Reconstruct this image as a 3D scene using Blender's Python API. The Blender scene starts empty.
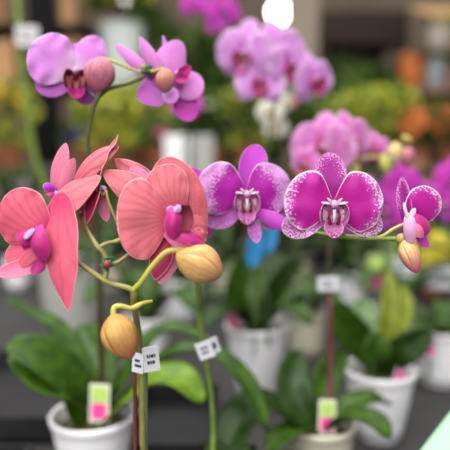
import bpy, math, random
from mathutils import Vector, Matrix, Quaternion
from mathutils import noise as mnoise
sc = bpy.context.scene
COL = sc.collection
R = math.radians
PI = math.pi
rnd = random.Random(7)

# ------------------------------------------------------------ camera, light, exposure
PITCH = R(7)
CAM = Vector((0, 0, 0.485))
FPX = 600.0
cd = bpy.data.cameras.new('camera'); cam = bpy.data.objects.new('camera', cd); COL.objects.link(cam)
cam.location = CAM; cam.rotation_euler = (PI/2 - PITCH, 0, 0)
cd.sensor_width = 36; cd.lens = 36*FPX/450
cd.clip_start = 0.01; cd.clip_end = 60
cd.dof.use_dof = True; cd.dof.focus_distance = 0.512; cd.dof.aperture_fstop = 2.75
sc.camera = cam
sc.view_settings.view_transform = 'Standard'; sc.view_settings.look = 'None'
sc.view_settings.exposure = 0.0; sc.view_settings.gamma = 1.0
sc.view_settings.use_curve_mapping = False

w = bpy.data.worlds.new('world'); sc.world = w; w.use_nodes = True
nt = w.node_tree; bg = nt.nodes['Background']
tc = nt.nodes.new('ShaderNodeTexCoord'); sp = nt.nodes.new('ShaderNodeSeparateXYZ')
mr = nt.nodes.new('ShaderNodeMapRange'); mr.inputs[1].default_value = -0.3; mr.inputs[2].default_value = 0.8
mr.inputs[3].default_value = 0.12; mr.inputs[4].default_value = 0.78
nt.links.new(tc.outputs['Generated'], sp.inputs[0]); nt.links.new(sp.outputs['Z'], mr.inputs[0])
nt.links.new(mr.outputs[0], bg.inputs['Strength']); bg.inputs['Color'].default_value = (0.97, 0.985, 1.0, 1)

def area(name, loc, target, sx, sy, power, color=(1, 1, 1)):
    l = bpy.data.lights.new(name, 'AREA'); l.shape = 'RECTANGLE'; l.size = sx; l.size_y = sy
    l.energy = power; l.color = color
    o = bpy.data.objects.new(name, l); COL.objects.link(o); o.location = loc
    o.rotation_euler = (Vector(target) - Vector(loc)).to_track_quat('-Z', 'Y').to_euler()
    return o
area('front_fill_light', (-0.7, -1.9, 1.7), (0, 0.9, 0.2), 2.6, 1.6, 90, (1, 0.985, 0.96))  # added fill light behind the camera to brighten pot fronts; no entrance there
area('skylight', (-0.6, 0.1, 3.2), (0, 0.8, 0.3), 2.2, 1.6, 125, (1, 0.985, 0.96))
area('hall_skylight', (0, 4.0, 4.6), (0, 3.8, 0), 6, 3, 150, (1, 0.97, 0.92))

CF = Vector((0, math.cos(PITCH), -math.sin(PITCH))); CU = Vector((0, math.sin(PITCH), math.cos(PITCH)))
def P(px, py, d):
    return CAM + d*(CF + Vector((1, 0, 0))*((px-225)/FPX) + CU*((225-py)/FPX))
def on_plane(px, d, z):            # a place on a level surface at height z
    p = P(px, 225, d); return Vector((p.x, d*math.cos(PITCH) - (CAM.z-z-d*math.sin(PITCH))*math.tan(PITCH), z))

# ------------------------------------------------------------ materials
def lin(h):
    h = h.lstrip('#'); c = [int(h[i:i+2], 16)/255 for i in (0, 2, 4)]
    return tuple([(x/12.92 if x <= .04045 else ((x+.055)/1.055)**2.4) for x in c] + [1])
MATS = {}
class N:
    def __init__(s, name):
        s.m = bpy.data.materials.new(name); s.m.use_nodes = True; s.t = s.m.node_tree; s.b = s.t.nodes['Principled BSDF']
        s.out = s.t.nodes['Material Output']
    def n(s, typ, **k):
        x = s.t.nodes.new(typ)
        for a, v in k.items(): setattr(x, a, v)
        return x
    def l(s, a, b): s.t.links.new(a, b)
    def math(s, op, a, b=None, clamp=False):
        x = s.n('ShaderNodeMath', operation=op); x.use_clamp = clamp
        for i, v in enumerate((a, b)):
            if v is None: continue
            if isinstance(v, (int, float)): x.inputs[i].default_value = v
            else: s.l(v, x.inputs[i])
        return x.outputs[0]
    def mix(s, f, a, b):
        x = s.n('ShaderNodeMix', data_type='RGBA')
        for i, v in ((0, f), (6, a), (7, b)):
            if isinstance(v, (int, float)): x.inputs[i].default_value = v
            elif isinstance(v, tuple): x.inputs[i].default_value = v
            else: s.l(v, x.inputs[i])
        return x.outputs[2]
    def ss(s, v, a, b, lo=0.0, hi=1.0):
        x = s.n('ShaderNodeMapRange', interpolation_type='SMOOTHSTEP'); s.l(v, x.inputs[0])
        x.inputs[1].default_value = a; x.inputs[2].default_value = b; x.inputs[3].default_value = lo; x.inputs[4].default_value = hi
        return x.outputs[0]
    def uv(s, name):
        x = s.n('ShaderNodeUVMap'); x.uv_map = name
        y = s.n('ShaderNodeSeparateXYZ'); s.l(x.outputs[0], y.inputs[0]); return x.outputs[0], y.outputs[0], y.outputs[1]
    def noise(s, vec, scale, detail=2, rough=.5):
        x = s.n('ShaderNodeTexNoise'); x.inputs['Scale'].default_value = scale; x.inputs['Detail'].default_value = detail
        x.inputs['Roughness'].default_value = rough
        if vec is not None: s.l(vec, x.inputs['Vector'])
        return x.outputs[0]
    def bump(s, h, strength, dist=0.001):
        x = s.n('ShaderNodeBump'); x.inputs['Strength'].default_value = strength; x.inputs['Distance'].default_value = dist
        s.l(h, x.inputs['Height']); s.l(x.outputs[0], s.b.inputs['Normal'])

def plain(name, col, rough=.6, var=.12, scale=30, spec=.4, metal=0, emit=None):
    if name in MATS: return MATS[name]
    k = N(name); c = lin(col)
    tcx = k.n('ShaderNodeTexCoord'); nz = k.noise(tcx.outputs['Object'], scale, 3)
    f = k.ss(nz, .3, .7)
    a = tuple([x*(1-var) for x in c[:3]] + [1]); b = tuple([min(1, x*(1+var)) for x in c[:3]] + [1])
    k.l(k.mix(f, a, b), k.b.inputs['Base Color'])
    k.b.inputs['Roughness'].default_value = rough; k.b.inputs['Specular IOR Level'].default_value = spec
    k.b.inputs['Metallic'].default_value = metal
    if emit:
        k.b.inputs['Emission Color'].default_value = lin(col); k.b.inputs['Emission Strength'].default_value = emit
    MATS[name] = k.m; return k.m

def pl(h, q=.86): c = lin(h); return (c[0]*q, c[1]*q, c[2]*q, 1)
def petal_mat(name, base, inner=None, rim=None, vein=None, speck=None, speck_at=(.1, .5), speck_scale=20, rim_w=.05,
              outer=None, outer_at=(.2, .6), inner_at=(.05, .35), vein_amt=.35, vein_n=26, trans=.25, rough=.5, speck_edge=True, speck_rad=(.25, .6), net=0.0, vn2=None):
    if name in MATS: return MATS[name]
    k = N(name)
    _, t, s = k.uv('st'); _, rad, edge = k.uv('re'); ph, _, _ = k.uv('ph')
    col = pl(base)
    nz = k.noise(ph, 1.2, 2)
    if outer: col = k.mix(k.math('MULTIPLY', k.ss(k.math('ADD', edge, k.math('MULTIPLY', k.math('SUBTRACT', nz, .5), .5)), outer_at[0], outer_at[1], 1, 0), k.ss(rad, .35, .75)), col, pl(outer))
    if inner: col = k.mix(k.ss(rad, inner_at[0], inner_at[1], 1, 0), col, pl(inner))
    if vein:
        wv = k.math('SINE', k.math('ADD', k.math('MULTIPLY', s, float(vein_n)*2*PI/2), k.math('MULTIPLY', k.noise(ph, .8, 2), 2.5)))
        vf = k.math('POWER', k.math('ABSOLUTE', wv), 9.0)
        vf = k.math('SUBTRACT', 1.0, k.math('POWER', k.math('ABSOLUTE', wv), .45), clamp=True)
        if net:
            vo = k.n('ShaderNodeTexVoronoi', feature='DISTANCE_TO_EDGE'); vo.inputs['Scale'].default_value = net; k.l(ph, vo.inputs['Vector'])
            vf = k.math('MAXIMUM', vf, k.ss(vo.outputs[0], .02, .12, .8, 0))
        col = k.mix(k.math('MULTIPLY', vf, vein_amt), col, pl(vein))
    if speck:
        n2 = k.noise(ph, speck_scale, 1.5, .6)
        thr = k.ss(edge if speck_edge else rad, speck_at[0], speck_at[1], .47, .80)
        # one side only: specks thin out towards the flower's middle
        thr = k.math('ADD', thr, k.ss(rad, speck_rad[0], speck_rad[1], .26, 0) if speck_edge else 0.0)
        f = k.ss(k.math('SUBTRACT', n2, thr), -.01, .03)
        col = k.mix(f, col, pl(speck))
    if rim: col = k.mix(k.ss(edge, rim_w*.4, rim_w, .9, 0), col, pl(rim))
    k.l(col, k.b.inputs['Base Color'])
    k.b.inputs['Roughness'].default_value = rough; k.b.inputs['Specular IOR Level'].default_value = .3
    try:
        k.b.inputs['Sheen Weight'].default_value = .15
    except Exception: pass
    tr = k.n('ShaderNodeBsdfTranslucent'); k.l(col, tr.inputs[0])
    ms = k.n('ShaderNodeMixShader'); ms.inputs[0].default_value = trans
    k.l(k.b.outputs[0], ms.inputs[1]); k.l(tr.outputs[0], ms.inputs[2]); k.l(ms.outputs[0], k.out.inputs[0])
    if vein: k.bump(k.math('ADD', k.math('MULTIPLY', wv, .12), k.noise(ph, 4, 2)), .2, .0006)
    else: k.bump(k.noise(ph, 6, 2), .25, .0006)
    MATS[name] = k.m; return k.m

def leaf_mat(name, base, light, rough=.42):
    if name in MATS: return MATS[name]
    k = N(name); _, t, s = k.uv('st'); ph, _, _ = k.uv('ph')
    mid = k.ss(k.math('ABSOLUTE', k.math('SUBTRACT', s, .5)), .0, .06, 1, 0)
    st = k.noise(ph, .5, 3)
    col = k.mix(k.ss(st, .35, .7), lin(base), lin(light))
    col = k.mix(k.math('MULTIPLY', mid, .5), col, lin(light))
    k.l(col, k.b.inputs['Base Color']); k.b.inputs['Roughness'].default_value = rough
    k.b.inputs['Specular IOR Level'].default_value = .3
    k.bump(k.math('SINE', k.math('MULTIPLY', s, 60.0)), .08, .0005)
    tr = k.n('ShaderNodeBsdfTranslucent'); tr.inputs[0].default_value = lin(light)
    ms = k.n('ShaderNodeMixShader'); ms.inputs[0].default_value = .12
    k.l(k.b.outputs[0], ms.inputs[1]); k.l(tr.outputs[0], ms.inputs[2]); k.l(ms.outputs[0], k.out.inputs[0])
    MATS[name] = k.m; return k.m

def bud_mat(name, base, tip, streak, amt=.4, net=0, spin=1.0):
    if name in MATS: return MATS[name]
    k = N(name); _, t, s = k.uv('st'); ph, _, _ = k.uv('ph')
    col = k.mix(k.ss(t, .35, 1.0), lin(base), lin(tip))
    nz = k.noise(ph, 1.3, 3)
    wv = k.math('SINE', k.math('ADD', k.math('MULTIPLY', s, 9*2*PI), k.math('MULTIPLY', nz, 6.0)))
    vf = k.math('SUBTRACT', 1.0, k.math('POWER', k.math('ABSOLUTE', wv), .45), clamp=True)
    if net:
        vo = k.n('ShaderNodeTexVoronoi', feature='DISTANCE_TO_EDGE'); vo.inputs['Scale'].default_value = net; k.l(ph, vo.inputs['Vector'])
        vf = k.math('MAXIMUM', vf, k.ss(vo.outputs[0], .02, .15, .7, 0))
    col = k.mix(k.math('MULTIPLY', vf, amt), col, lin(streak))
    col = k.mix(k.math('MULTIPLY', k.ss(nz, .45, .75), .15), col, lin(streak))
    seam = k.math('ABSOLUTE', k.math('SINE', k.math('ADD', k.math('MULTIPLY', s, 3*PI), k.math('ADD', 1.5, k.math('MULTIPLY', k.math('SINE', k.math('MULTIPLY', t, 3.0)), .5)))))
    col = k.mix(k.ss(seam, .0, .13, .75, 0), col, lin(streak))
    k.l(col, k.b.inputs['Base Color']); k.b.inputs['Roughness'].default_value = .5; k.b.inputs['Specular IOR Level'].default_value = .35
    k.b.inputs['Subsurface Weight'].default_value = .15; k.b.inputs['Subsurface Scale'].default_value = .004
    k.bump(wv, .2, .0004)
    MATS[name] = k.m; return k.m

def stem_mat(name, a, b):
    if name in MATS: return MATS[name]
    k = N(name); _, t, s = k.uv('st')
    tcx = k.n('ShaderNodeTexCoord')
    col = k.mix(k.ss(k.noise(tcx.outputs['Object'], 45, 3), .35, .65), lin(a), lin(b))
    k.l(col, k.b.inputs['Base Color']); k.b.inputs['Roughness'].default_value = .45
    MATS[name] = k.m; return k.m

# petals
G_mat = petal_mat('magenta_speckled_petal', '#c6189f', inner='#b80f86', rim='#ffeaf8', vein='#a80f8a', outer='#d95cc6', outer_at=(.0, .5),
                  speck='#f8d4f0', speck_at=(.0, .75), speck_scale=4.5, speck_rad=(.25, .85), rim_w=.07, vein_amt=.12, trans=.22)
GS_mat = petal_mat('magenta_dotted_sepal', '#a0148c', rim='#dc84cc', speck='#e496d6', speck_at=(.0, 1.1), speck_scale=8, rim_w=.06, trans=.22)
GL_mat = petal_mat('pale_dotted_sepal', '#cc52c0', rim='#fad8f2', speck='#fadcf4', speck_at=(.0, 1.8), speck_scale=6, rim_w=.08, trans=.22)
F_mat = petal_mat('lilac_magenta_petal', '#bc1cae', inner='#a81498', rim='#f4c4f0', vein='#a01aa0', outer='#e494e4', outer_at=(.2, .75),
                  speck='#eab0ea', speck_at=(.3, 1.3), speck_scale=5, speck_rad=(.15, .7), rim_w=.06, vein_amt=.1, trans=.25)
FS_mat = petal_mat('lilac_sepal', '#d470d4', inner='#c44fc4', rim='#efb4ec', vein='#c25cc8', speck='#e8ace6', speck_at=(.0, 1.2), speck_scale=5, rim_w=.05, trans=.25)
FD_mat = petal_mat('violet_sepal', '#c746c8', inner='#b832b8', rim='#e08ee0', vein='#b038b8', rim_w=.05, trans=.25)
C_mat = petal_mat('coral_petal', '#e97c88', inner='#d8506e', rim='#f6b6be', vein='#c2485c', vein_amt=.65, vein_n=13, rim_w=.05, trans=.25, rough=.6)
CA_mat = petal_mat('coral_rose_petal', '#ee6a86', inner='#dc3f76', rim='#f9acbc', vein='#cc4468', vein_amt=.6, vein_n=13, rim_w=.05, trans=.28, rough=.6)
CB_mat = petal_mat('coral_veined_sepal', '#e67a86', inner='#de6276', rim='#f4aab0', vein='#a82c48', vein_amt=.95, vein_n=11, rim_w=.04, trans=.25, rough=.6)
CR_mat = petal_mat('coral_net_petal', '#e0707c', rim='#ee989e', vein='#c04a5c', vein_amt=.55, vein_n=16, net=3.0, rim_w=.04, trans=.22, rough=.65)
CD_mat = petal_mat('crimson_petal', '#a81c52', inner='#9a1048', rim='#e58a9c', vein='#8a0a3c', vein_amt=.4, vein_n=10, rim_w=.14, trans=.2)
CP_mat = petal_mat('pink_petal', '#ee86aa', inner='#e0689a', rim='#f6b2c4', vein='#cc6088', vein_amt=.3, rim_w=.05, trans=.28)
D_mat = petal_mat('orchid_lilac_petal', '#ec9cf0', inner='#f8d8f6', inner_at=(.05, .5), rim='#ecbcf4', vein='#b95fd0', vein_amt=.25, vein_n=22, rim_w=.06, trans=.28)
E_mat = petal_mat('orchid_pink_petal', '#ee98e6', inner='#d468cc', rim='#ecb2ec', vein='#ad50b4', vein_amt=.3, rim_w=.06, trans=.28)
K_mat = petal_mat('pale_lilac_petal', '#e69ce8', inner='#c858c4', rim='#f2ccf2', outer='#e8b2ec', outer_at=(.1, .9), vein='#b95cc0', vein_amt=.25, rim_w=.12, trans=.28)
L_mat = petal_mat('rose_pink_petal', '#e280d0', inner='#d64498', rim='#f6bce6', outer='#eeaae2', outer_at=(.1, .9), vein='#c84c94', vein_amt=.4, rim_w=.08, trans=.28)
M_mat = petal_mat('bright_magenta_petal', '#d43cc0', inner='#b8249c', rim='#e274d4', vein='#a228a4', vein_amt=.2, rim_w=.05, trans=.25)
W_mat = petal_mat('white_petal', '#eeebdc', inner='#d8cf8e', rim='#e8e6dc', vein='#c5c1aa', vein_amt=.2, rim_w=.05, trans=.25)
lipG = petal_mat('pink_lip', '#e08aca', inner='#e65cb4', rim='#ea90cc', vein='#b01e70', vein_amt=.35, vein_n=9, speck='#7a0f3c', speck_at=(.9, .2), speck_scale=5, speck_edge=False, rim_w=.1, trans=.2)
throat = petal_mat('white_throat', '#f0c4e0', inner='#f6e4ee', speck='#6b0f2e', speck_at=(1.4, -.4), speck_scale=4, speck_edge=False, rim_w=.1, trans=.15)
lipW = petal_mat('white_antenna', '#f4e4f0', rim='#f0cfe8', trans=.2)
lipM = petal_mat('magenta_lip', '#c0207e', inner='#d83ea6', rim='#d43c98', vein='#8a0c4c', vein_amt=.4, vein_n=8, rim_w=.1, trans=.2)
lipC = petal_mat('crimson_lip', '#7a0a30', inner='#4c041c', rim='#a01c4c', vein='#5e0826', vein_amt=.4, vein_n=8, rim_w=.1, trans=.15)
lipV = petal_mat('violet_lip', '#b02cb8', inner='#c86ad2', rim='#cc74d4', rim_w=.2, trans=.2)
colm = petal_mat('pale_column', '#e6a9d8', inner='#f0cfe8', trans=.2)
colC = petal_mat('violet_white_column', '#d9a4e0', inner='#efd5f2', trans=.2)
throatY = petal_mat('apricot_throat', '#d98a78', inner='#e7b080', speck='#9a1040', speck_at=(1.2, -.2), speck_scale=4, speck_edge=False, trans=.15)
# buds, stems
bud_apricot = bud_mat('apricot_bud', '#d2a868', '#cc9a6c', '#a8603c', .55)
bud_orange = bud_mat('orange_bud', '#b8904e', '#b4704c', '#94502e', .4)
bud_mauve = bud_mat('mauve_bud', '#b87484', '#c06a84', '#8c4058', .55, net=2.2)
bud_brown = bud_mat('brown_pink_bud', '#b87a68', '#b46c74', '#8c4c50', .35)
bud_blush = bud_mat('blush_bud', '#d2b078', '#cc5c7c', '#b8606c', .55)
bud_cream = bud_mat('cream_bud', '#c8b270', '#d8b8b0', '#b0607c', .3)
st_green = stem_mat('green_stem', '#5f7a2c', '#7e9440')
st_olive = stem_mat('olive_stem', '#8f8a48', '#7a6a40')
st_yellow = stem_mat('yellow_green_stem', '#a9a646', '#b9ae54')
st_dark = stem_mat('dark_stem', '#4a4e30', '#5c4a3c')
stake_red = stem_mat('maroon_stake', '#6e3038', '#5c2a30')
stake_green = stem_mat('green_stake', '#4d6644', '#5a7450')
lf1 = leaf_mat('orchid_leaf', '#26420a', '#3e5e0e')
lf2 = leaf_mat('dark_orchid_leaf', '#1a3008', '#28420c')
lf3 = leaf_mat('pale_orchid_leaf', '#4c6a32', '#8aa078', .25)
lf4 = leaf_mat('yellow_orchid_leaf', '#6a7818', '#858f26')
pot_w = plain('white_pot_plastic', '#f4f3f6', .45, .03)
pot_g = plain('grey_white_pot_plastic', '#a8a8a2', .5, .04)
pot_c = plain('cream_pot_plastic', '#cfc9b4', .5, .05)
bark = plain('mossy_bark', '#4c4a22', .9, .5, 60)
white_card = plain('white_card', '#dcdce4', .5, .02)
ink = plain('black_ink', '#2a2a30', .6)
tag_green = plain('lime_tag_print', '#b0cc68', .5, .05); tag_pink = plain('pink_tag_print', '#e0409c', .5, .15, 200)
tag_frame = plain('pale_tag_card', '#dcdccc', .5, .03)
tie = plain('green_tie', '#1f5a3c', .5); knotc = plain('red_brown_node', '#7a3a34', .5)

# ------------------------------------------------------------ mesh building
class MB:
    def __init__(s): s.v = []; s.f = []; s.m = []; s.st = []; s.re = []; s.ph = []; s.mats = []
    def mi(s, mat):
        if mat not in s.mats: s.mats.append(mat)
        return s.mats.index(mat)
    def grid(s, pts, mat, st=None, re=None, ph=None, closed=False):
        # pts[i][j]
        nI = len(pts); nJ = len(pts[0]); o = len(s.v); k = s.mi(mat)
        for i in range(nI):
            for j in range(nJ):
                s.v.append(Vector(pts[i][j]))
                t = i/(nI-1); q = j/(nJ-1)
                s.st.append(st[i][j] if st else (t, q)); s.re.append(re[i][j] if re else (t, .5)); s.ph.append(ph[i][j] if ph else (t*5, q*5))
        for i in range(nI-1):
            for j in range(nJ-1):
                a = o+i*nJ+j; s.f.append((a, a+1, a+nJ+1, a+nJ)); s.m.append(k)
    def poly(s, vs, fs, mat):
        o = len(s.v); k = s.mi(mat)
        for v in vs: s.v.append(Vector(v)); s.st.append((0, 0)); s.re.append((.5, .5)); s.ph.append((v[0]*100, v[1]*100))
        for f in fs: s.f.append(tuple(o+i for i in f)); s.m.append(k)
    def box(s, c, size, mat, rot=None):
        c = Vector(c); x, y, z = [q/2 for q in size]
        vs = [Vector((a*x, b*y, d*z)) for a in (-1, 1) for b in (-1, 1) for d in (-1, 1)]
        if rot is not None: vs = [rot @ v for v in vs]
        s.poly([v+c for v in vs], [(0, 1, 3, 2), (4, 6, 7, 5), (0, 4, 5, 1), (2, 3, 7, 6), (0, 2, 6, 4), (1, 5, 7, 3)], mat)
    def build(s, name, parent=None, thick=0, bevel=0, smooth=True, origin=None, weld=False):
        me = bpy.data.meshes.new(name)
        org = Vector(origin) if origin is not None else Vector((0, 0, 0))
        me.from_pydata([v-org for v in s.v], [], s.f)
        for m in s.mats: me.materials.append(m)
        me.polygons.foreach_set('material_index', s.m)
        if smooth: me.polygons.foreach_set('use_smooth', [True]*len(s.f))
        for nm, dat in (('st', s.st), ('re', s.re), ('ph', s.ph)):
            ul = me.uv_layers.new(name=nm)
            idx = [0]*len(me.loops); me.loops.foreach_get('vertex_index', idx)
            ul.data.foreach_set('uv', [c for i in idx for c in dat[i]])
        me.update()
        o = bpy.data.objects.new(name, me); COL.objects.link(o)
        o.location = org
        if parent is not None:
            o.parent = parent; o.location = org - WL(parent)
        if thick:
            md = o.modifiers.new('solid', 'SOLIDIFY'); md.thickness = thick; md.offset = 0
        if bevel:
            md = o.modifiers.new('bevel', 'BEVEL'); md.width = bevel; md.segments = 2; md.limit_method = 'ANGLE'
        return o
def WL(o):
    p = Vector((0, 0, 0))
    while o is not None: p += o.location; o = o.parent
    return p
def root(name, label, cat, loc, group=None, kind=None):
    o = bpy.data.objects.new(name, None); COL.objects.link(o); o.location = loc; o.empty_display_size = .02
    o['label'] = label; o['category'] = cat
    if group: o['group'] = group
    if kind: o['kind'] = kind
    return o
def tag(o, label, cat, group=None, kind=None):
    o['label'] = label; o['category'] = cat
    if group: o['group'] = group
    if kind: o['kind'] = kind
    return o
def structure(o): o['kind'] = 'structure'; return o

def petal(mb, base, tip, W, n, mat, tm=.5, claw=.25, round_=.5, e2=2.0, cup=0., bend=0., ruffle=0., rf=3, skew=0., twist=0., res=(22, 15), seed=0, curl=0., oval=False):
    """petal surface from base to tip, W wide, n = the side that faces out"""
    base = Vector(base); tip = Vector(tip); a = tip-base; L = a.length; a.normalize()
    n = Vector(n); n = (n - a*n.dot(a)).normalized(); c = a.cross(n)
    nI, nJ = res; pts = []; st = []; re = []; ph = []
    off = rnd.random()*50
    def prof(t):
        if t < tm and oval: return W/2*(claw+(1-claw)*math.sqrt(max(0, 1-((tm-t)/tm)**2.2)))
        if t < tm: return W/2*(claw+(1-claw)*math.sin(PI/2*t/tm)**1.15)
        x = (t-tm)/(1-tm); return W/2*max(0, 1-x**e2)**round_
    for i in range(nI):
        t = (1-math.cos(PI*(i/(nI-1))**.9))/2 if i else 0
        t = min(t, 1.); wt = max(prof(t), W*.004)
        row = []; r1 = []; r2 = []; r3 = []
        for j in range(nJ):
            q = -1+2*j/(nJ-1); qq = math.sin(q*PI/2)*.6+q*.4
            x = t*L; y = qq*wt + skew*W*math.sin(t*PI)*1.0
            ang = twist*t
            h = cup*W*(qq*wt/(W/2))**2*.5 + bend*L*(math.sin(PI*t)) + curl*L*t*t
            if ruffle: h += ruffle*W*(abs(qq)**2)*math.sin(rf*PI*2*t+seed+q*1.3)*min(1, t*2) + ruffle*W*.6*t**3*math.sin(q*rf*2+seed)
            h += .045*W*mnoise.noise(Vector((x*55+seed*7+W*900, qq*wt*55, L*300)))*min(1, t*3)
            yy = y*math.cos(ang) - h*math.sin(ang)*0; hh = h + y*math.sin(ang)
            row.append(base + a*x + c*yy + n*hh)
            ed = (1-abs(qq))*(max(wt, W/2*.9) if t < tm else wt)
            ed = min(ed, (1-t)*L)/(W/2)
            r1.append((t, .5+math.atan2(qq*wt, x+.14*L)/PI*1.3)); r2.append((t, ed)); r3.append((x*100+off, y*100+off))
        pts.append(row); st.append(r1); re.append(r2); ph.append(r3)
    mb.grid(pts, mat, st, re, ph)

def cr(points, n):
    P_ = [Vector(p) for p in points]; P_ = [P_[0]*2-P_[1]] + P_ + [P_[-1]*2-P_[-2]]; out = []
    for i in range(1, len(P_)-2):
        for k in range(n):
            t = k/n; a, b, c, d = P_[i-1:i+3]
            out.append(.5*((2*b)+(c-a)*t+(2*a-5*b+4*c-d)*t*t+(-a+3*b-3*c+d)*t**3))
    out.append(P_[-2]); return out
def tube(mb, pts, r, mat, sides=10, smooth=6, knots=()):
    pts = cr(pts, smooth) if smooth > 1 else [Vector(p) for p in pts]
    if isinstance(r, (int, float)): r = (r, r)
    n = len(pts); rows = []; up = None; ln = 0; st = []
    for i, p in enumerate(pts):
        t = (pts[min(i+1, n-1)]-pts[max(i-1, 0)]).normalized()
        if up is None: up = t.orthogonal().normalized()
        up = (up - t*up.dot(t)).normalized(); s_ = t.cross(up)
        f = i/(n-1); rad = r[0]+(r[1]-r[0])*f
        for kk in knots: rad *= 1+.35*math.exp(-((f-kk)*n*.45)**2)
        rows.append([p+(up*math.cos(2*PI*j/sides)+s_*math.sin(2*PI*j/sides))*rad for j in range(sides+1)])
    rows.insert(0, [pts[0]]*(sides+1)); rows.append([pts[-1]]*(sides+1))
    mb.grid(rows, mat)
def lathe(mb, c, prof, mat, sides=40, lobes=0, lob=0., axis=None):
    c = Vector(c); rows = []
    q = Vector((0, 0, 1)).rotation_difference(axis) if axis is not None else Quaternion()
    for (r, z) in prof:
        rows.append([c + q @ Vector((r*math.cos(2*PI*j/sides)*(1+lob*math.cos(lobes*2*PI*j/sides)), r*math.sin(2*PI*j/sides)*(1+lob*math.cos(lobes*2*PI*j/sides)), z)) for j in range(sides+1)])
    st = [[(i/(len(prof)-1), j/sides) for j in range(sides+1)] for i in range(len(prof))]
    ph = [[(c.x*50+i/(len(prof)-1)*4, c.z*50+j/sides*6) for j in range(sides+1)] for i in range(len(prof))]
    mb.grid(rows, mat, st=st, ph=ph)

def bud(parent, base, tip, W, mat, name='flower_bud', fat=.45, hook=None, spin=0):
    """closed bud: three overlapping sepals give three soft seams"""
    base = Vector(base); tip = Vector(tip); a = (tip-base); L = a.length; a.normalize()
    u = a.orthogonal().normalized(); v = a.cross(u); mb = MB()
    nI, nJ = 30, 49; rows = []; st = []; ph = []
    for i in range(nI):
        t = (1-math.cos(PI*i/(nI-1)))/2
        x = t/fat*.5 if t < fat else .5+(t-fat)/(1-fat)*.5
        r = W/2*max(0, math.sin(PI*x))**.62
        row = []; r1 = []; r3 = []
        for j in range(nJ):
            th = 2*PI*j/(nJ-1)+spin
            seam = abs(math.sin(1.5*th+.5*math.sin(t*3)))
            k = 1-.15*math.exp(-(seam/.14)**2)*math.sin(PI*min(1, t*1.05+.02)) + .05*math.cos(3*th+.8*math.sin(t*3))
            k *= 1+.03*mnoise.noise(Vector((th*1.2, t*4, spin)))
            side = .06*W*math.sin(PI*t)
            row.append(base + a*(t*L) + (u*math.cos(th)+v*math.sin(th))*r*k + u*side)
            r1.append((t, (th-1.0)/(2*PI) if 0 else j/(nJ-1)+(spin-1.0)/(2*PI))); r3.append((t*L*100+W*300, j/(nJ-1)*PI*W*100))
        rows.append(row); st.append(r1); ph.append(r3)
    mb.grid(rows, mat, st=st, ph=ph)
    return mb.build(name, parent)

def lip_mesh(mb, M, s, mid=lipG, side=lipG, thr=throat, col=colm, horns=True, cm=lipW):
    """lip in a flower frame: x right, z up, -y towards the viewer"""
    T = lambda x, y, z: M @ Vector((x*s, y*s, z*s)); D = lambda x, y, z: (M.to_3x3() @ Vector((x, y, z)))
    petal(mb, T(0, .000, .002), T(0, -.003, -.018), .019*s, D(0, -1, 0), thr, tm=.5, claw=.8, cup=.5, bend=-.05, res=(12, 9))
    for sg in (-1, 1):   # side lobes rise and close in like two cupped hands
        petal(mb, T(sg*.004, -.002, -.017), T(sg*.0095, -.012, .003), .0175*s, D(-sg*.6, -.8, .1), side, tm=.5, claw=.6, cup=.8, bend=-.24, res=(16, 11))
    petal(mb, T(0, -.003, -.014), T(0, -.013, -.0265), .017*s, D(0, -.8, .6), mid, tm=.45, claw=.8, round_=.6, cup=.6, bend=-.10, res=(14, 11))
    if horns:
        for sg in (-1, 1):
            petal(mb, T(sg*.001, -.007, .003), T(sg*.0065, -.011, .0085), .0022*s, D(0, -1, 0), cm, res=(8, 5), bend=.2)
            petal(mb, T(sg*.002, -.007, .002), T(sg*.0115, -.011, .0045), .0022*s, D(0, -1, .3), cm, res=(8, 5), bend=.2)
        tube(mb, [T(0, -.011, -.002), T(0, -.012, -.009), T(0, -.010, -.013)], (.0012*s, .0008*s), cm, 7, 4)
    for sg in (-1, 1):   # dark callus and stripes in the throat
        tube(mb, [T(sg*.0035, -.008, -.003), T(sg*.0045, -.011, -.008), T(sg*.003, -.010, -.015)], (.0008*s, .0012*s), lipC, 7, 4)
def column_mesh(mb, M, s, mat=colm):
    T = lambda x, y, z: M @ Vector((x*s, y*s, z*s))
    tube(mb, [T(0, .006, -.002), T(0, -.001, .002), T(0, -.008, .0035), T(0, -.0125, .001)], (.0030*s, .0028*s), mat, 12, 5)

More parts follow.
